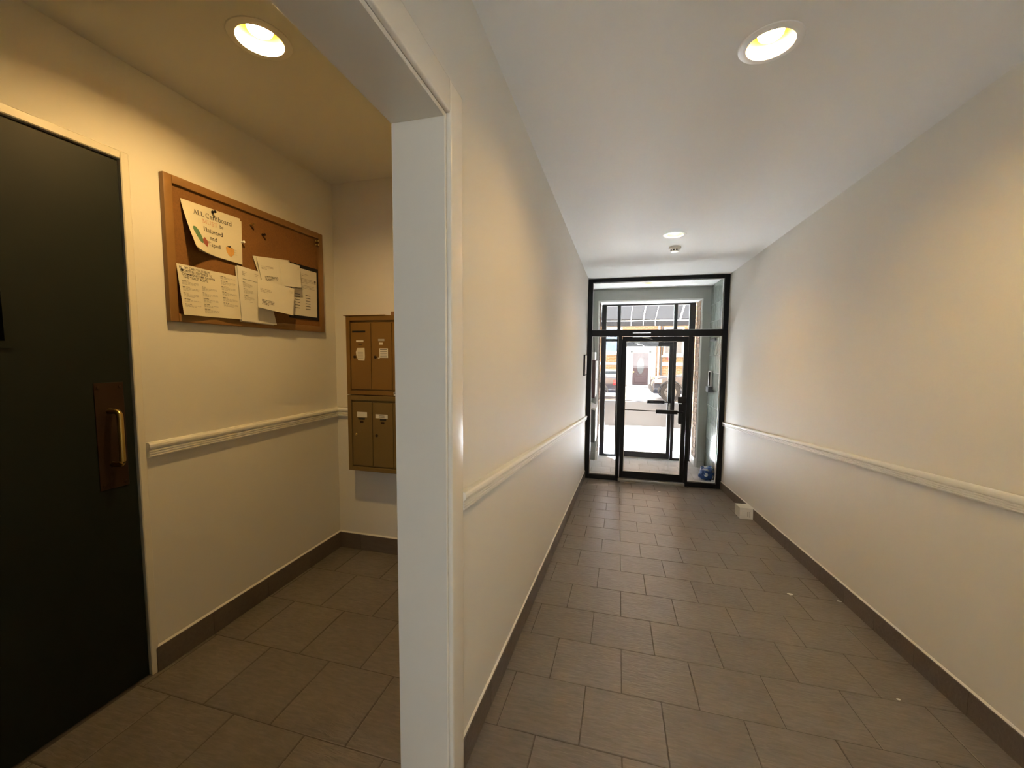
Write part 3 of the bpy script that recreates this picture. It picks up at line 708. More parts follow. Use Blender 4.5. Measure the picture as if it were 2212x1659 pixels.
def pin(y, z, x, mat, label):
    t = thing('push_pin', (x, y, z), label, 'push pin', 'push pins in the corkboard')
    MB().lathe([(.0062, .003), (.0068, .005), (.0045, .008), (.0038, .014), (.0062, .017), (.0058, .020), (0, .021)], (x, y, z), (1, 0, 0), 16).build('head', mat, t, True)
    MB().lathe([(.0007, -.004), (.0007, .004)], (x, y, z), (1, 0, 0), 8).build('needle', 'chrome', t)
# poster
def off_poster(u, v):
    return .004 + .052 * max(0, (.55 - u) / .55) ** 1.6 * (1 - v) ** 1.3 + .012 * (1 - v) * (1 - u) + .012 * max(0, u - .5) * (1 - v)
pc = [(1.330, 1.963), (1.608, 1.965), (1.600, 1.746), (1.340, 1.762)]
bk, Sb = sheet('notice_sheet', [(1.336, 1.958), (1.616, 1.955), (1.609, 1.746), (1.372, 1.757)], lambda u, v: off_poster(u, v) * .55, 'paper2', 'plain sheet tucked behind the cardboard notice')
po, S1 = sheet('notice_poster', pc, off_poster, 'paper2', 'curling notice reading ALL Cardboard MUST be Flattened and Taped', nu=20, nv=20)
# a small slab-serif alphabet drawn with strokes (x, y in cap-heights; width of stroke)
TK, TN = .150, .075
def arc(cx_, cy_, rx, ry, a0, a1, n=10): return [(cx_ + rx * math.cos(math.radians(a0 + (a1 - a0) * k / n)), cy_ + ry * math.sin(math.radians(a0 + (a1 - a0) * k / n))) for k in range(n + 1)]
def sf(x, y, w_=.30): return ([(x - w_ / 2, y), (x + w_ / 2, y)], .06)
GL = {
    'A': (.86, [([(.12, .03), (.42, 1.0)], TN), ([(.42, 1.0), (.74, .03)], TK), ([(.24, .36), (.62, .36)], .06), sf(.12, .03), sf(.74, .03)]),
    'L': (.70, [([(.20, 0), (.20, 1)], TK), ([(.10, .03), (.64, .03)], .06), ([(.62, .0), (.62, .26)], TN), sf(.20, .97, .34)]),
    'C': (.86, [(arc(.46, .5, .36, .48, 50, 310, 14), .12), ([(.72, .72), (.72, .98)], .06)]),
    'M': (1.10, [([(.18, 0), (.18, 1)], TN), ([(.18, 1), (.55, .12)], TK), ([(.55, .12), (.90, 1)], TN), ([(.90, 0), (.90, 1)], TK), sf(.18, .03), sf(.90, .03, .34), sf(.14, .97, .22), sf(.94, .97, .24)]),
    'U': (.90, [([(.20, 1), (.20, .34)] + arc(.45, .30, .25, .28, 180, 360, 8) + [(.70, .34), (.70, 1)], .11), sf(.20, .97, .34), sf(.70, .97)]),
    'S': (.68, [(arc(.34, .74, .22, .23, 40, 270, 9) + arc(.34, .26, .22, .25, 90, -140, 9), .12), ([(.56, .72), (.56, .96)], .06), ([(.10, .04), (.10, .28)], .06)]),
    'T': (.80, [([(.40, 0), (.40, 1)], TK), ([(.08, .97), (.72, .97)], .07), ([(.09, .72), (.09, 1)], .06), ([(.71, .72), (.71, 1)], .06), sf(.40, .03, .34)]),
    'F': (.70, [([(.20, 0), (.20, 1)], TK), ([(.10, .97), (.64, .97)], .07), ([(.62, .74), (.62, 1)], .06), ([(.20, .52), (.50, .52)], .06), ([(.48, .42), (.48, .62)], .05), sf(.20, .03, .34)]),
    'a': (.62, [([(.12, .56)] + arc(.28, .48, .17, .18, 150, 0, 8) + [(.45, .46), (.45, .06), (.56, .03)], .11), (arc(.28, .17, .17, .15, 80, 330, 9), .10)]),
    'r': (.52, [([(.18, 0), (.18, .66)], TK), ([(.20, .44), (.30, .62), (.44, .62)], .10), sf(.18, .03), sf(.12, .63, .16)]),
    'd': (.70, [([(.52, 0), (.52, 1.0)], TK), (arc(.30, .32, .21, .30, 40, 320, 12), .11), sf(.46, .97, .18), sf(.58, .03, .16)]),
    'b': (.70, [([(.18, 0), (.18, 1.0)], TK), (arc(.39, .32, .21, .30, 140, -140, 12), .11), sf(.12, .97, .18)]),
    'o': (.66, [(arc(.33, .32, .24, .30, 0, 360, 18), .115)]),
    'e': (.60, [([(.10, .36), (.50, .36)] + arc(.30, .34, .21, .28, 5, 310, 14), .10)]),
    'l': (.36, [([(.18, 0), (.18, 1.0)], TK), sf(.18, .03), sf(.12, .97, .18)]),
    't': (.44, [([(.18, .88), (.18, .14), (.26, .04), (.38, .06)], .12), ([(.04, .63), (.36, .63)], .06)]),
    'n': (.74, [([(.18, 0), (.18, .66)], TK), ([(.20, .46), (.32, .60), (.46, .60), (.54, .48), (.54, 0)], .12), sf(.18, .03), sf(.54, .03), sf(.12, .63, .16)]),
    'p': (.70, [([(.18, -.30), (.18, .66)], TK), (arc(.39, .32, .21, .30, 140, -140, 12), .11), sf(.18, -.27), sf(.12, .63, .16)]),
    ' ': (.34, []),
}
def serif(t_, u0, u1, v, h, mat='ink', bold=1.0):
    bm = bmesh.new(); x = 0.0
    for ch in t_:
        adv, strokes = GL[ch]
        for pts_, w_ in strokes:
            w_ *= bold; n = len(pts_)
            for (ax_, ay_), (bx_, by_) in zip(pts_, pts_[1:]):
                d_ = Vector((bx_ - ax_, by_ - ay_)); L_ = max(d_.length, 1e-6); d_ /= L_; nrm = Vector((-d_.y, d_.x)) * w_ / 2; e_ = d_ * (w_ * .22 if n > 2 else 0)
                p0_, p1_ = Vector((ax_, ay_)) - e_, Vector((bx_, by_)) + e_
                bm.faces.new([bm.verts.new((x + q.x, q.y, 0)) for q in (p0_ - nrm, p1_ - nrm, p1_ + nrm, p0_ + nrm)])
        x += adv
    me = bpy.data.meshes.new('lettering'); bm.to_mesh(me); bm.free(); me.materials.append(M[mat])
    k = (u1 - u0) / x
    return onto(S1, me, u0, v, k, h, po)
serif('ALL Cardboard', .165, .835, .765, .098); serif('MUST', .300, .575, .635, .085, 'inkrose'); serif('be', .605, .675, .635, .085)
serif('Flattened', .300, .660, .468, .088, bold=1.2); serif('and', .410, .550, .322, .085); serif('Taped', .362, .605, .185, .088)
def blob(S, pts, mat, parent, name, lift=.0013):
    bm = bmesh.new(); c = (sum(p[0] for p in pts) / len(pts), sum(p[1] for p in pts) / len(pts)); cv = bm.verts.new(S(*c, lift)); vs2 = [bm.verts.new(S(*p, lift)) for p in pts]
    for i in range(len(vs2)): bm.faces.new((cv, vs2[i], vs2[(i + 1) % len(vs2)]))
    me = bpy.data.meshes.new(name); bm.to_mesh(me); bm.free(); me.materials.append(M[mat]); return link(name, me, parent)
blob(S1, [(.085, .40), (.085, .45), (.11, .485), (.15, .485), (.19, .44), (.225, .36), (.255, .27), (.265, .20), (.22, .175), (.175, .20), (.135, .27), (.105, .34)], 'inkgreen', po, 'printed_bottle')
blob(S1, [(.245, .26), (.30, .33), (.37, .245), (.325, .13), (.255, .19)], 'inkbrick', po, 'printed_box')
blob(S1, [(.70, .275), (.74, .295), (.79, .285), (.85, .28), (.865, .22), (.845, .15), (.79, .09), (.745, .12), (.71, .19)], 'inkorange', po, 'printed_basket')
blob(S1, [(.72, .30), (.76, .315), (.80, .335), (.79, .30), (.84, .295), (.80, .283), (.76, .285)], 'ink', po, 'printed_stem')
print_rects(S1, [(.86, .262, .92, .268), (.865, .215, .91, .220), (.86, .165, .915, .17)], 'inkgrey', po)
pin(1.466, 1.950, CX + .006, 'blackplastic', 'black push pin holding up the cardboard notice')
# flushing sheet
def off_flush(u, v): return .0145 + .012 * (1 - v) * .6 + .010 * max(0, .18 - u) * (1 - v) * 4 + .004 * math.sin(u * 9)
fo, S2 = sheet('flushing_notice', [(1.293, 1.687), (1.562, 1.683), (1.576, 1.478), (1.303, 1.476)], off_flush, 'paper2', 'printed sheet headed HOW CAN YOU HELP under the cardboard notice')
for i, s in enumerate(['HOW CAN YOU HELP?', "DON'T FLUSH THESE 10", 'COMMON ITEMS DOWN', 'THE TOILET BOWL']):
    onto(S2, text_mesh(s, 1.0, 'ink', .01, 'LEFT'), .03 + .012 * i, .915 - i * .062, .049, .068, fo)
rects = []; sd_ = 10
for cx_, top_, rows in ((.04, .66, (3, 3, 3, 2, 2)), (.36, .60, (3, 3, 3, 2, 3)), (.70, .90, (2, 3, 3, 3, 3, 3))):
    v = top_
    for n_ in rows:
        rects += para(cx_, v, .26, n_, .022, sd_); sd_ += 1; v -= .022 * n_ + .055
print_rects(S2, rects, 'inkgrey', fo)
heads = []
for cx_, top_, rows in ((.04, .66, (3, 3, 3, 2, 2)), (.36, .60, (3, 3, 3, 2, 3)), (.70, .90, (2, 3, 3, 3, 3, 3))):
    v = top_ + .026
    for n_ in rows: heads += para(cx_, v, .17, 1, .024, sd_); sd_ += 1; v -= .022 * n_ + .055
print_rects(S2, heads, 'ink', fo)
pin(1.312, 1.672, CX + .005, 'whiteplastic', 'white push pin in the corner of the HOW CAN YOU HELP sheet')
# letters
_, _s = sheet('letter_sheet', [(1.562, 1.732), (1.70, 1.722), (1.768, 1.462), (1.570, 1.468)], lambda u, v: .0135 + .006 * (1 - v), 'paper', 'second sheet peeking out below the pinned letter')
lo_, S3 = sheet('letter_sheet', [(1.566, 1.735), (1.720, 1.726), (1.783, 1.466), (1.576, 1.472)], lambda u, v: .0200 + .006 * (1 - v) + .002 * math.sin(u * 6), 'paper', 'white letter hanging half covered by envelopes')
print_rects(S3, para(.14, .92, .16, 3, .030, 40) + para(.60, .93, .14, 2, .03, 41), 'inkgrey', lo_)
print_rects(S3, [(.14, .775, .95, .781)], 'ink', lo_)
for i, v in enumerate((.70, .58, .46)): print_rects(S3, para(.13, v, .30, 4, .018, 50 + i), 'inkgrey', lo_); 
print_rects(S3, para(.13, .725, .14, 1, .02, 60) + para(.13, .605, .2, 1, .02, 61) + para(.13, .485, .16, 1, .02, 62) + para(.24, .37, .2, 1, .012, 63), 'ink', lo_)
def envelope(c, h, label, seed, prints=True, curl=.01):
    e, S = sheet('envelope', c, lambda u, v: h + curl * (1 - v) + .001 * math.sin(u * 5 + seed), 'paper', label, 'envelope', 'envelopes tucked on the corkboard', thick=.0018)
    if prints:
        print_rects(S, para(.06, .70, .30, 3, .05, seed) , 'inkgrey', e, lift=.0024); print_rects(S, para(.10, .32, .34, 4, .05, seed + 1), 'ink', e, lift=.0024)
    print_rects(S, [(.84, .80, .95, .806), (.84, .84, .95, .846), (.85, .88, .94, .886)], 'inkgrey', e, lift=.0024)
    return e, S
envelope([(1.669, 1.804), (1.903, 1.832), (1.935, 1.700), (1.705, 1.680)], .004, 'hindmost white envelope of the upper bunch', 70, False)
envelope([(1.680, 1.798), (1.925, 1.818), (1.940, 1.690), (1.700, 1.668)], .0175, 'white window envelope in the middle of the upper bunch', 75)
envelope([(1.815, 1.806), (1.950, 1.812), (1.948, 1.688), (1.808, 1.676)], .0310, 'blank white envelope at the front of the upper bunch', 80, False)
envelope([(1.655, 1.686), (1.888, 1.672), (1.858, 1.523), (1.638, 1.543)], .0450, 'tilted white window envelope below the upper bunch', 85, True, .016)
# dark framed notice at right
nf = thing('framed_list', (XW, 2.01, 1.515), 'black bordered notice in the corner of the corkboard', 'notice')
boxp('backing', 'blackplastic', nf, (CX + .001, CX + .006, 1.896, 2.126, 1.516, 1.826), .001)
def flat_sheet(parent, c, x, mat, name='sheet'):
    o, S = sheet(name, c, lambda u, v: x, mat, 'x', nu=4, nv=4)
    for k in ('label', 'category', 'group'): del o[k]
    o.parent = parent; o.matrix_parent_inverse = parent.matrix_basis.inverted()
    return o, S
so, S4 = flat_sheet(nf, [(1.916, 1.806), (2.110, 1.803), (2.106, 1.533), (1.914, 1.534)], .0065, 'paper')
print_rects(S4, para(.40, .90, .25, 2, .03, 90) + para(.12, .80, .78, 4, .028, 91) + para(.12, .66, .78, 4, .028, 92), 'inkgrey', so)
print_rects(S4, [(.10 + c * .42, .44 - r * .058, .30 + c * .42, .452 - r * .058) for c in (0, 1) for r in range(6)] + [(.90, .76, .96, .80), (.91, .73, .95, .76)], 'ink', so)
pin(1.668, 1.955, CX, 'brass', 'brass push pin stuck in bare cork right of the poster')
pin(1.735, 1.925, CX, 'brassdark', 'brown push pin stuck in bare cork above the envelopes')
pin(1.612, 1.856, CX, 'whiteplastic', 'white push pin at the right edge of the cardboard notice')
pin(2.118, 1.995, CX, 'brass', 'upper brass push pin in the top right corner of the cork'); pin(2.120, 1.972, CX, 'brass', 'lower brass push pin in the top right corner of the cork')

# ------------------------------------------------------------------ mailboxes
MY = YB - .12                                                            # front of the mailboxes
def mailbank(z0, z1, mat, label, upper):
    t = thing('mailbox_bank', (-1.28, YB, z0), label, 'mailbox', 'mailbox banks on the end wall')
    x0, x1 = -1.636, -0.86
    boxp('cabinet', mat, t, (x0, x1, MY, YB, z0, z1), .003)
    f_ = .030; dw = .1355
    zt, zl = z1 - f_ - .012, z0 + f_ + .004
    # raised frame
    for b in ((x0, x0 + f_ - .004, z0, z1), (x1 - f_ + .004, x1, z0, z1), (x0 + f_ - .004, x1 - f_ + .004, z1 - f_, z1), (x0 + f_ - .004, x1 - f_ + .004, z0, z0 + f_ - .004)):
        boxp('frame_bar', mat, t, (b[0], b[1], MY - .012, MY, b[2], b[3]), .002)
    n = 5; pitch = (x1 - x0 - 2 * f_) / n
    for i in range(n):
        a = x0 + f_ + i * pitch; b = a + pitch - .003
        dr = boxp('door', mat, t, (a + .001, b, MY - .007, MY, zl, zt), .0015)
        lx, lz = a + .028, (z0 + z1) / 2 - .008
        lk = MB().lathe([(.0085, 0), (.0085, .004), (.0065, .006), (0, .006)], (lx, MY - .007, lz), (0, -1, 0), 20).build('lock', 'brass' if (i == 0 and not upper) else 'brassdark', dr, True)
        yq = MY - .0078
        def lab(nm, m_, u0, u1, w0, w1): return boxp(nm, m_, dr, (a + u0, a + u1, yq - .0006, yq + .001, w0, w1))
        if upper:
            if i == 0:
                lab('letter_slot', 'slot', .013, .105, 1.444, 1.455); lab('name_label', 'paper', .040, .091, 1.386, 1.396); lab('number_mark', 'ink', .055, .080, 1.371, 1.376)
                q = bmesh.new(); vv = [q.verts.new((a + u, yq - .0012, w_)) for u, w_ in ((.047, 1.349), (.098, 1.350), (.100, 1.296), (.096, 1.272), (.052, 1.274), (.040, 1.305), (.037, 1.325))]
                ff = q.faces.new(vv); ext = bmesh.ops.extrude_face_region(q, geom=[ff]); 
                for e in ext['geom']:
                    if isinstance(e, bmesh.types.BMVert): e.co.y += .0012
                bmesh.ops.recalc_face_normals(q, faces=q.faces); me = bpy.data.meshes.new('torn_note'); q.to_mesh(me); q.free(); me.materials.append(M['paper2']); link('torn_note', me, dr)
                mb_ = MB()
                for k, w_ in enumerate((1.325, 1.315, 1.303, 1.296, 1.288)): mb_.poly([(a + .05, yq - .0018, w_), (a + .088, yq - .0018, w_), (a + .088, yq - .0018, w_ - .003), (a + .05, yq - .0018, w_ - .003)])
                tag(mb_.build('handwriting', 'inkgrey', dr), kind='stuff')
            if i == 1:
                lab('name_label', 'inkgrey', .050, .092, 1.392, 1.405); lab('number_label', 'paper2', .056, .081, 1.371, 1.383)
                lab('tenant_list', 'paper', .057, .115, 1.291, 1.348)
                mb_ = MB()
                for k in range(5):
                    w_ = 1.343 - k * .0108; mb_.poly([(a + .063, yq - .0012, w_), (a + .108, yq - .0012, w_), (a + .108, yq - .0012, w_ - .004), (a + .063, yq - .0012, w_ - .004)])
                tag(mb_.build('printed_text', 'ink', dr), kind='stuff')
                lab('tape_scrap', 'paper2', .046, .058, 1.287, 1.292)
            if i == 2: lab('name_label', 'paper2', .045, .095, 1.31, 1.36)
            if i > 2: lab('name_label', 'paper', .040, .095, 1.35, 1.375)
        else:
            lab('name_label', 'paper', (.035, .022, .018, .03, .03)[i], (.106, .106, .100, .10, .10)[i], (.923, .921, .905, .92, .92)[i], (.955, .945, .990, .95, .95)[i])
            if i < 2: lab('label_holder', 'darkslot', .043 + .01 * i, .090 + .005 * i, .908, .918); lab('number_plate', 'brassdark', .056 + .003 * i, .079 + .003 * i, .887, .899)
            if i == 1:
                mb_ = MB()
                for w_ in (.938, .930): mb_.poly([(a + .048, yq - .0012, w_), (a + .085, yq - .0012, w_), (a + .085, yq - .0012, w_ - .003), (a + .048, yq - .0012, w_ - .003)])
                tag(mb_.build('printed_text', 'ink', dr), kind='stuff')
            if i == 2:
                me = text_mesh('AP', .026, 'ink', .0004, 'LEFT'); o_ = link('lettering', me, dr, (a + .034, yq - .0014, .952), (math.radians(90), 0, 0)); o_['kind'] = 'stuff'
    return t
up = mailbank(1.062, 1.545, 'mailup', 'upper bronze mailbox bank with a letter slot in its first door', True)
mailbank(0.583, 1.058, 'maillow', 'lower olive bronze mailbox bank with white name labels', False)
sk = boxp('number_sticker', 'paper', up, (-1.309, -1.270, MY - .0140, MY - .0118, 1.064, 1.087)); boxp('number_mark', 'ink', sk, (-1.303, -1.296, MY - .0148, MY - .0138, 1.074, 1.084)); boxp('number_mark', 'ink', sk, (-1.288, -1.280, MY - .0148, MY - .0138, 1.068, 1.080))
tag(boxp('flat_folder', 'cardboard', None, (-1.648, -1.362, MY - .018, MY + .085, 1.5455, 1.549)), 'thin dark card lying on top of the mailboxes', 'card')
tc = thing('small_carton', (-1.26, MY + .05, 1.545), 'small brown carton on top of the mailboxes', 'box')
boxp('carton', 'cardboard', tc, (-1.328, -1.19, MY + .0, MY + .10, 1.5455, 1.568), .001); boxp('tape', 'paper2', tc, (-1.275, -1.245, MY - .0005, MY + .1005, 1.5455, 1.5685))

# ------------------------------------------------------------------ small things on the floor
bx = thing('white_carton', (1.31, 4.66, ramp(4.66)), 'small white cardboard box on the floor against the right baseboard', 'box')
ang = -math.atan(ZS)
bo = MB().box(-.062, .062, -.093, .093, 0, .112, bev=.0015).build('carton', 'boxcard', None); bo.parent = bx; bo.rotation_euler = (ang, 0, 0); bo.location = (0, 0, .002)
fl_ = MB().box(-.0625, .0625, -.002, .0945, .112, .1128).box(-.0625, .0625, -.0945, -.004, .112, .1128).build('lid_flap', 'boxcard', None); fl_.parent = bx; fl_.rotation_euler = (ang, 0, 0); fl_.location = (0, 0, .002); fl_['kind'] = 'stuff'
mb_ = MB()
for xx, ww, z0_, z1_ in ((.008, .010, .030, .078), (.026, .006, .022, .082)):
    for k in range(6):
        za_ = z0_ + (z1_ - z0_) * k / 6; mb_.poly([(xx, -.0937, za_), (xx + ww, -.0937, za_), (xx + ww, -.0937, za_ + .0055), (xx, -.0937, za_ + .0055)])
pt_ = mb_.build('printed_text', 'inkgrey', None); pt_.parent = bx; pt_.rotation_euler = (ang, 0, 0); pt_.location = (0, 0, .002); pt_['kind'] = 'stuff'
def chip(x, y, r, label, s):
    rr = random.Random(s); n = 7; p = [(r * rr.uniform(.6, 1.2) * math.cos(k * 2 * math.pi / n) * 1.6, r * rr.uniform(.6, 1.2) * math.sin(k * 2 * math.pi / n)) for k in range(n)]
    b = MB(); b.extrude([Vector((q[0], q[1], 0)) for q in p], (x, y, ramp(y) + .0008), (x, y, ramp(y) + .0032))
    tag(b.build('paint_chip', 'whiteplastic'), label, 'paint chip')
chip(1.095, 2.863, .012, 'white paint chip on the floor tiles right of centre', 1)
chip(1.360, 2.859, .008, 'tiny white chip against the right baseboard', 2)
chip(0.543, 5.506, .014, 'white scrap on the floor near the glass door', 3)
chip(1.168, 1.959, .005, 'tiny white speck nearest the right foreground tiles', 4)

# ------------------------------------------------------------------ outside: awning
aw = thing('awning', (0.45, 7.7, 1.92), 'dark canvas awning on a white pipe frame outside the street door', 'awning')
ax0, ax1, ay0, ay1, az0, az1, avz = -1.7, 1.95, YO + .22, 10.0, 2.85, 2.135, 1.985  # stretched outward and to the left to keep sun out of the vestibule
MB().hexa([(ax0, ay0, az0), (ax1, ay0, az0), (ax1, ay1, az1), (ax0, ay1, az1), (ax0, ay0, az0 + .01), (ax1, ay0, az0 + .01), (ax1, ay1, az1 + .01), (ax0, ay1, az1 + .01)]).build('canvas_top', 'canvas', aw)
MB().box(ax0, ax1, ay1, ay1 + .008, avz, az1 + .01).build('valance', 'canvas', aw)
for xx in (ax0, ax1): MB().extrude([Vector((0, 0, 0)), Vector((.008, 0, 0)), Vector((.008, 0, 0.01)), Vector((0, 0, .01))], (xx, ay0, az0 - .01), (xx, ay1, az1 - .01)).poly([(xx, ay0, az0), (xx, ay1, az1), (xx, ay1, avz), (xx, ay0, avz)]).build('side_panel', 'canvas', aw)
MB().tube([(ax0, ay1 - .02, az1 - .02), (ax1, ay1 - .02, az1 - .02)], .014).build('pipe', 'pipe', aw)
for xx in (-.47, .23, .505, .77, 1.50):
    MB().tube([(xx, ay0, az0 - .02), (xx, ay1 - .02, az1 - .02)], .014 if .4 < xx < .6 else .007).build('pipe', 'pipe', aw)
    MB().tube([(xx, ay1 - .015, az1 - .02), (xx, ay1 - .015, avz + .01)], .006).build('pipe', 'pipe', aw)
MB().tube([(-.33, YO + .24, az0 - .6), (-.42, ay1 - .03, az1 - .02)], .016).build('brace', 'pipe', aw); MB().tube([(1.17, YO + .24, az0 - .25), (1.30, ay1 - .03, az1 - .02)], .016).build('brace', 'pipe', aw)
MB().tube([(1.19, YO + .23, -.5), (1.19, YO + .23, 2.3)], .018).build('post', 'pipe', aw)

# ground, road, snow
tag(MB().box(-40, 45, YO + .1, 70, ZF - .35, ZF - .03).build('ground', 'snow'), 'snow covered ground outside the building', 'ground', kind='structure')
tag(MB().box(-40, 45, 10.75, 16.6, ZF - .2, ZF - .012).build('road', 'asphalt'), 'wet grey street running past the building', 'road', kind='structure')
tag(MB().box(-40, 45, 9.55, 10.0, ZF - .2, ZF - .018).build('pavement', 'concrete'), 'strip of bare pavement between snow banks', 'pavement', kind='structure')
def bank(name, label, x0, x1, y0, y1, h, seed):
    rr = random.Random(seed); nx, ny = 90, 10; bm = bmesh.new(); g = {}
    ph = [rr.uniform(0, 6.28) for _ in range(6)]
    for i in range(nx + 1):
        for j in range(ny + 1):
            x = x0 + (x1 - x0) * i / nx; v = j / ny
            w_ = .12 * math.sin(x * 2.1 + ph[0]) + .07 * math.sin(x * 5.3 + ph[1])
            y = y0 + (y1 - y0) * v + w_ * (1 if v in (0, 1) else .6)
            z = ZF - .03 + h * math.sin(math.pi * v) ** .8 * (.7 + .25 * math.sin(x * 1.7 + ph[2]) + .18 * math.sin(x * 4.1 + v * 4 + ph[3])) + rr.uniform(-.012, .012) * (0 < v < 1)
            g[i, j] = bm.verts.new((x, y, z))
    for i in range(nx):
        for j in range(ny): bm.faces.new((g[i, j], g[i + 1, j], g[i + 1, j + 1], g[i, j + 1]))
    me = bpy.data.meshes.new(name); bm.to_mesh(me); bm.free(); me.materials.append(M['snow'])
    for p in me.polygons: p.use_smooth = True
    tag(link(name, me), label, 'snow', kind='stuff')
bank('snow_bank', 'low snow bank between pavement and street', -6, 8, 10.0, 10.85, .10, 1)
bank('snow_bank', 'trodden snow in front of the street door', -6, 8, 8.6, 9.6, .06, 2)
bank('snow_bank', 'snow heaped along the far pavement behind the parked cars', -8, 12, 18.95, 20.2, .25, 3)

# cars
def car(name, label, front, d, y0, prof, glassprof, wheels, wr, paint, width, bumper_h, lights):
    """side profiles in (distance behind the front, height); d = +1 when the car stretches towards +x from its front"""
    t = thing(name, (front, y0 + width / 2, ZF - .03), label, 'car', 'cars parked across the street')
    z0 = ZF - .03; yc_ = y0 + width / 2
    def loft(pr, ins, mat, nm, top_ins):
        bm = bmesh.new(); rings = []
        zmin = min(p[1] for p in pr); zmax = max(p[1] for p in pr)
        for f_, wsc in ((0, 1 - .10), (.06, 1.0), (.94, 1.0), (1, 1 - .10)):
            ring = []
            for s_, h in pr:
                k = (h - zmin) / (zmax - zmin); wloc = (width / 2 - ins) * (1 - top_ins * k ** 2)
                side = -1 if f_ < .5 else 1; yy = yc_ + side * wloc * (1.0 if f_ in (.06, .94) else 1.0) * (1 if f_ in (.06, .94) else .0)
                ring.append((front + d * s_, yc_ + side * wloc, z0 + h) if f_ in (.06, .94) else None)
            if ring[0]: rings.append([bm.verts.new(p) for p in ring])
        A, B = rings; n = len(A)
        for i in range(n): bm.faces.new((A[i], A[(i + 1) % n], B[(i + 1) % n], B[i]))
        bm.faces.new(A); bm.faces.new(B)
        bmesh.ops.recalc_face_normals(bm, faces=bm.faces)
        bmesh.ops.bevel(bm, geom=[e for e in bm.edges if len(e.link_faces) == 2 and e.calc_face_angle(0) > .7], offset=.05, segments=3, affect='EDGES', profile=.5)
        me = bpy.data.meshes.new(nm); bm.to_mesh(me); bm.free(); me.materials.append(M[mat])
        for p in me.polygons: p.use_smooth = True
        try: me.set_sharp_from_angle(angle=math.radians(30))
        except Exception: pass
        return link(nm, me, t)
    loft(prof, 0, paint, 'body', .08); loft(glassprof, .09, 'carglass', 'windows', .28)
    rt = glassprof; zt = max(p[1] for p in rt); tops = [p for p in rt if p[1] > zt - .06]
    s0, s1 = min(p[0] for p in tops), max(p[0] for p in tops)
    xs_ = sorted((front + d * s0, front + d * s1)); boxp('roof_panel', paint, t, (xs_[0], xs_[1], y0 + .32, y0 + width - .32, z0 + zt - .02, z0 + zt + .03), .02, 2)
    for q in (.5,): 
        xm = front + d * (s0 + (s1 - s0) * .48); boxp('door_pillar', paint, t, (xm - .05, xm + .05, y0 + .10, y0 + .20, z0 + min(p[1] for p in rt), z0 + zt - .1))
    for s_ in wheels:
        for yy, sg in ((y0 - .015, -1), (y0 + width + .015, 1)):
            c = (front + d * s_, yy, z0 + wr)
            wo2 = MB().lathe([(wr * .60, -.02), (wr * .93, -.015), (wr, .03), (wr, .19), (wr * .93, .22), (wr * .5, .22)], c, (0, -sg, 0), 36, False).build('wheel', 'tyre', t, True)
            MB().lathe([(wr * .62, -.012), (wr * .58, .012), (wr * .2, -.005), (0, -.012)], c, (0, -sg, 0), 28, False).build('rim', 'rim', wo2, True)
            for k in range(5):
                a = k * 2 * math.pi / 5 + .3; p_ = Vector(c) + Vector((math.cos(a), 0, math.sin(a))) * wr * .38
                MB().lathe([(wr * .10, .002 - .012), (wr * .09, .0), (0, .0)], p_ - Vector((0, 0, 0)), (0, sg, 0), 10).build('rim_hole', 'tyre', wo2)
            # arch lip
            pts_ = [(c[0] + math.cos(math.pi * k / 14) * (wr + .07), yy + sg * .0, c[2] + math.sin(math.pi * k / 14) * (wr + .07)) for k in range(15)]
            MB().tube(pts_, .028, 8).build('wheel_arch', 'greyplastic', t, True)
    for nm, mat, s0_, s1_, h0, h1 in lights:
        xs_ = sorted((front + d * s0_, front + d * s1_)); boxp(nm, mat, t, (xs_[0], xs_[1], y0 - .012, y0 + .20, z0 + h0, z0 + h1), .02, 2)
        boxp(nm, mat, t, (xs_[0], xs_[1], y0 + width - .20, y0 + width + .012, z0 + h0, z0 + h1), .02, 2)
    for s_ in (0, max(p[0] for p in prof)):
        xs_ = sorted((front + d * (s_ - .05), front + d * (s_ + .05))); boxp('bumper', 'greyplastic', t, (xs_[0], xs_[1], y0 + .02, y0 + width - .02, z0 + bumper_h, z0 + bumper_h + .22), .03, 2)
    return t
car('suv', 'dark blue off-road car parked across the street on the right', 1.30, 1, 16.95,
    [(0, .32), (0, .70), (.10, .88), (.35, .97), (1.25, 1.06), (1.5, 1.10), (4.45, 1.12), (4.55, .9), (4.55, .32)],
    [(1.30, 1.06), (1.62, 1.50), (1.95, 1.72), (2.3, 1.76), (4.1, 1.74), (4.4, 1.12)], (.66, 3.55), .39, 'carblack', 1.85, .36,
    [('headlight', 'lamp_amber', .06, .34, .74, .90), ('tail_light', 'lamp_red', 4.40, 4.57, .8, 1.05)])
car('sedan', 'navy saloon car parked across the street on the left', -4.50, 1, 16.95,
    [(0, .30), (0, .62), (.15, .74), (1.2, .88), (3.85, .95), (4.55, .92), (4.68, .80), (4.68, .30)],
    [(1.15, .86), (1.85, 1.30), (2.3, 1.42), (3.1, 1.40), (3.95, .93)], (.85, 3.65), .33, 'carnavy', 1.78, .30,
    [('headlight', 'whiteplastic', .03, .30, .58, .70), ('tail_light', 'lamp_red', 4.25, 4.70, .62, .82)])

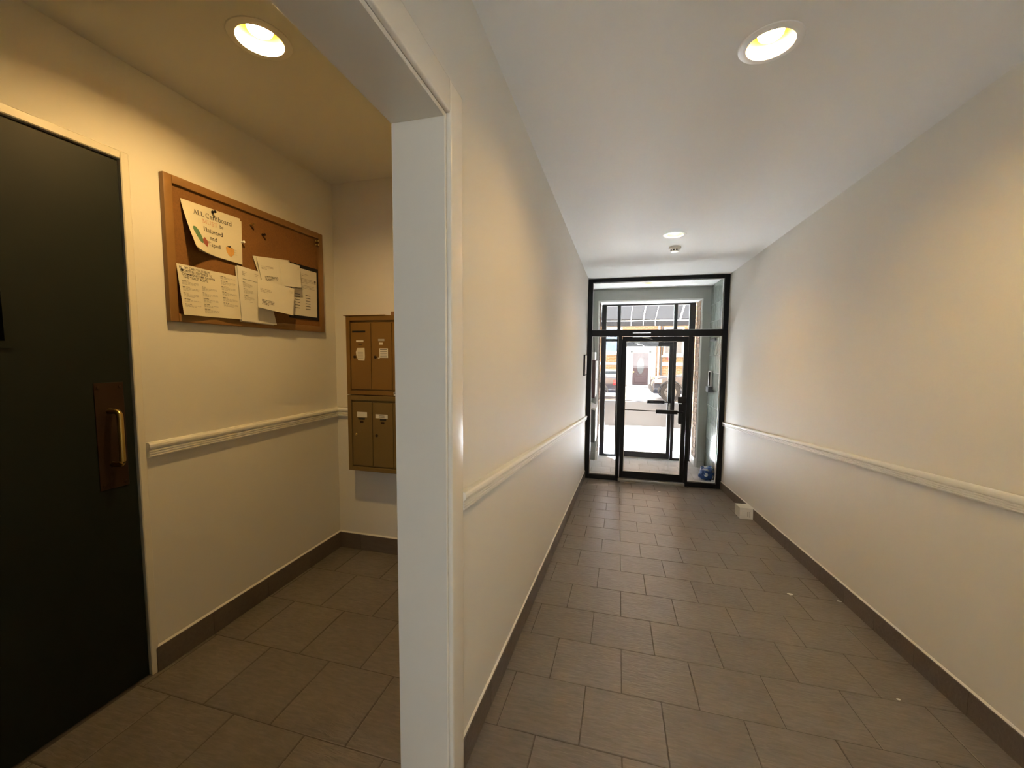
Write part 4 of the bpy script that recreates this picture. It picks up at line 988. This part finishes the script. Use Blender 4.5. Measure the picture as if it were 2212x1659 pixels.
# house across the street
HY = 25.0
h = thing('row_house', (1.2, HY, ZF), 'tan brick house with a plum front door across the street', 'house')
MB().box(-16, 14, HY, HY + .4, ZF - .1, 14.5).build('wall', 'tanbrick', h)  # unseen upper height added so the house keeps the road in shade
boxp('wall_band', 'stone', h, (-16, .30, HY - .10, HY, .70, .86), .01); boxp('wall_band', 'stone', h, (2.35, 14, HY - .10, HY, .70, .86), .01)
dd = boxp('front_door', 'plumdoor', h, (.735, 1.62, HY - .12, HY - .04, -.45, 1.41), .01)
MB().lathe([(.0, .0), (.17, .0), (.20, .012), (.20, 0.03)], (0, 0, 0), (0, -1, 0), 36).build('oval_glass', 'leaded', None)
og = bpy.data.objects['oval_glass']; og.parent = dd; og.location = (1.18, HY - .115, .66); og.scale = (1, 1, 2.35)
for sx in (-1, 1):
    for zz, s_ in ((1.22, 1), (.12, -1)):
        pts = [(1.18 + sx * (.06 + .20 * k / 6), HY - .13, zz - s_ * .10 * (k / 6) ** 2 + s_ * .02 * math.sin(k)) for k in range(7)]; MB().tube(pts, .010, 6).build('scroll_moulding', 'leaded', dd)
boxp('lower_panel', 'plumdoor', dd, (.85, 1.50, HY - .14, HY - .12, -.32, -.02), .01)
MB().lathe([(.03, 0), (.04, .05), (0, .07)], (.80, HY - .12, .30), (0, -1, 0), 14).build('knob', 'brass', dd, True)
for b in ((.60, .735, -.5, 1.55), (1.62, 1.755, -.5, 1.55), (.60, 1.755, 1.41, 1.55)): boxp('door_casing', 'whitetrim', h, (b[0], b[1], HY - .16, HY, b[2], b[3]), .01)
boxp('transom_panel', 'stone', h, (.60, 1.755, HY - .08, HY, 1.55, 2.05), .01)
for b in ((.36, .58), (1.78, 2.0)):
    boxp('pilaster', 'stone', h, (b[0], b[1], HY - .22, HY, -.5, 2.1), .02)
    lz = MB().lathe([(.0, -.10), (.07, -.06), (.08, .04), (.03, .10), (0, .12)], ((b[0] + b[1]) / 2, HY - .30, 1.50), seg=18).build('porch_lamp', 'whiteplastic', h, True)
boxp('canopy', 'stone', h, (.25, 2.1, HY - .5, HY, 2.1, 2.3), .02)
boxp('step', 'concrete', h, (.45, 1.95, HY - .45, HY, ZF - .05, -.46), .01); boxp('step', 'concrete', h, (.35, 2.05, HY - .80, HY - .45, ZF - .05, -.55), .01)
for xx in (2.16, 2.32): MB().tube([(xx, HY - .07, -.5), (xx, HY - .07, 14.2)], .045).build('downpipe', 'whitetrim' if xx < 2.2 else 'greyplastic', h)
def window(x0, x1, z0, z1, mat):
    fr_ = MB(); f_ = .09
    fr_.box(x0, x1, HY - .10, HY, z0, z0 + f_).box(x0, x1, HY - .10, HY, z1 - f_, z1).box(x0, x0 + f_, HY - .10, HY, z0 + f_, z1 - f_).box(x1 - f_, x1, HY - .10, HY, z0 + f_, z1 - f_)
    fo_ = fr_.build('window', 'whitetrim', h); MB().box(x0 + f_, x1 - f_, HY - .05, HY - .02, z0 + f_, z1 - f_).build('pane', mat, fo_); boxp('sill', 'stone', fo_, (x0 - .1, x1 + .1, HY - .18, HY, z0 - .12, z0), .01)
    boxp('glazing_bar', 'whitetrim', fo_, (x0 + f_, x1 - f_, HY - .07, HY - .05, (z0 + z1) / 2 - .03, (z0 + z1) / 2 + .03))
window(-.95, .10, 1.42, 2.9, 'bluecurtain'); window(2.42, 3.5, 1.30, 2.9, 'leaded'); window(-1.1, .1, -.2, .42, 'carglass'); window(-3.6, -2.4, 1.42, 2.9, 'leaded'); window(4.6, 5.8, 1.3, 2.9, 'bluecurtain')
boxp('street_sign', 'signred', h, (2.62, 2.84, HY - .13, HY - .10, 1.02, 1.20), .005)
MB().hexa([(-16.2, HY - .5, 14.5), (14.2, HY - .5, 14.5), (14.2, HY + 8, 14.5), (-16.2, HY + 8, 14.5), (-16.2, HY + 1.0, 15.4), (14.2, HY + 1.0, 15.4), (14.2, HY + 7, 15.4), (-16.2, HY + 7, 15.4)]).build('roof', 'roof', h)
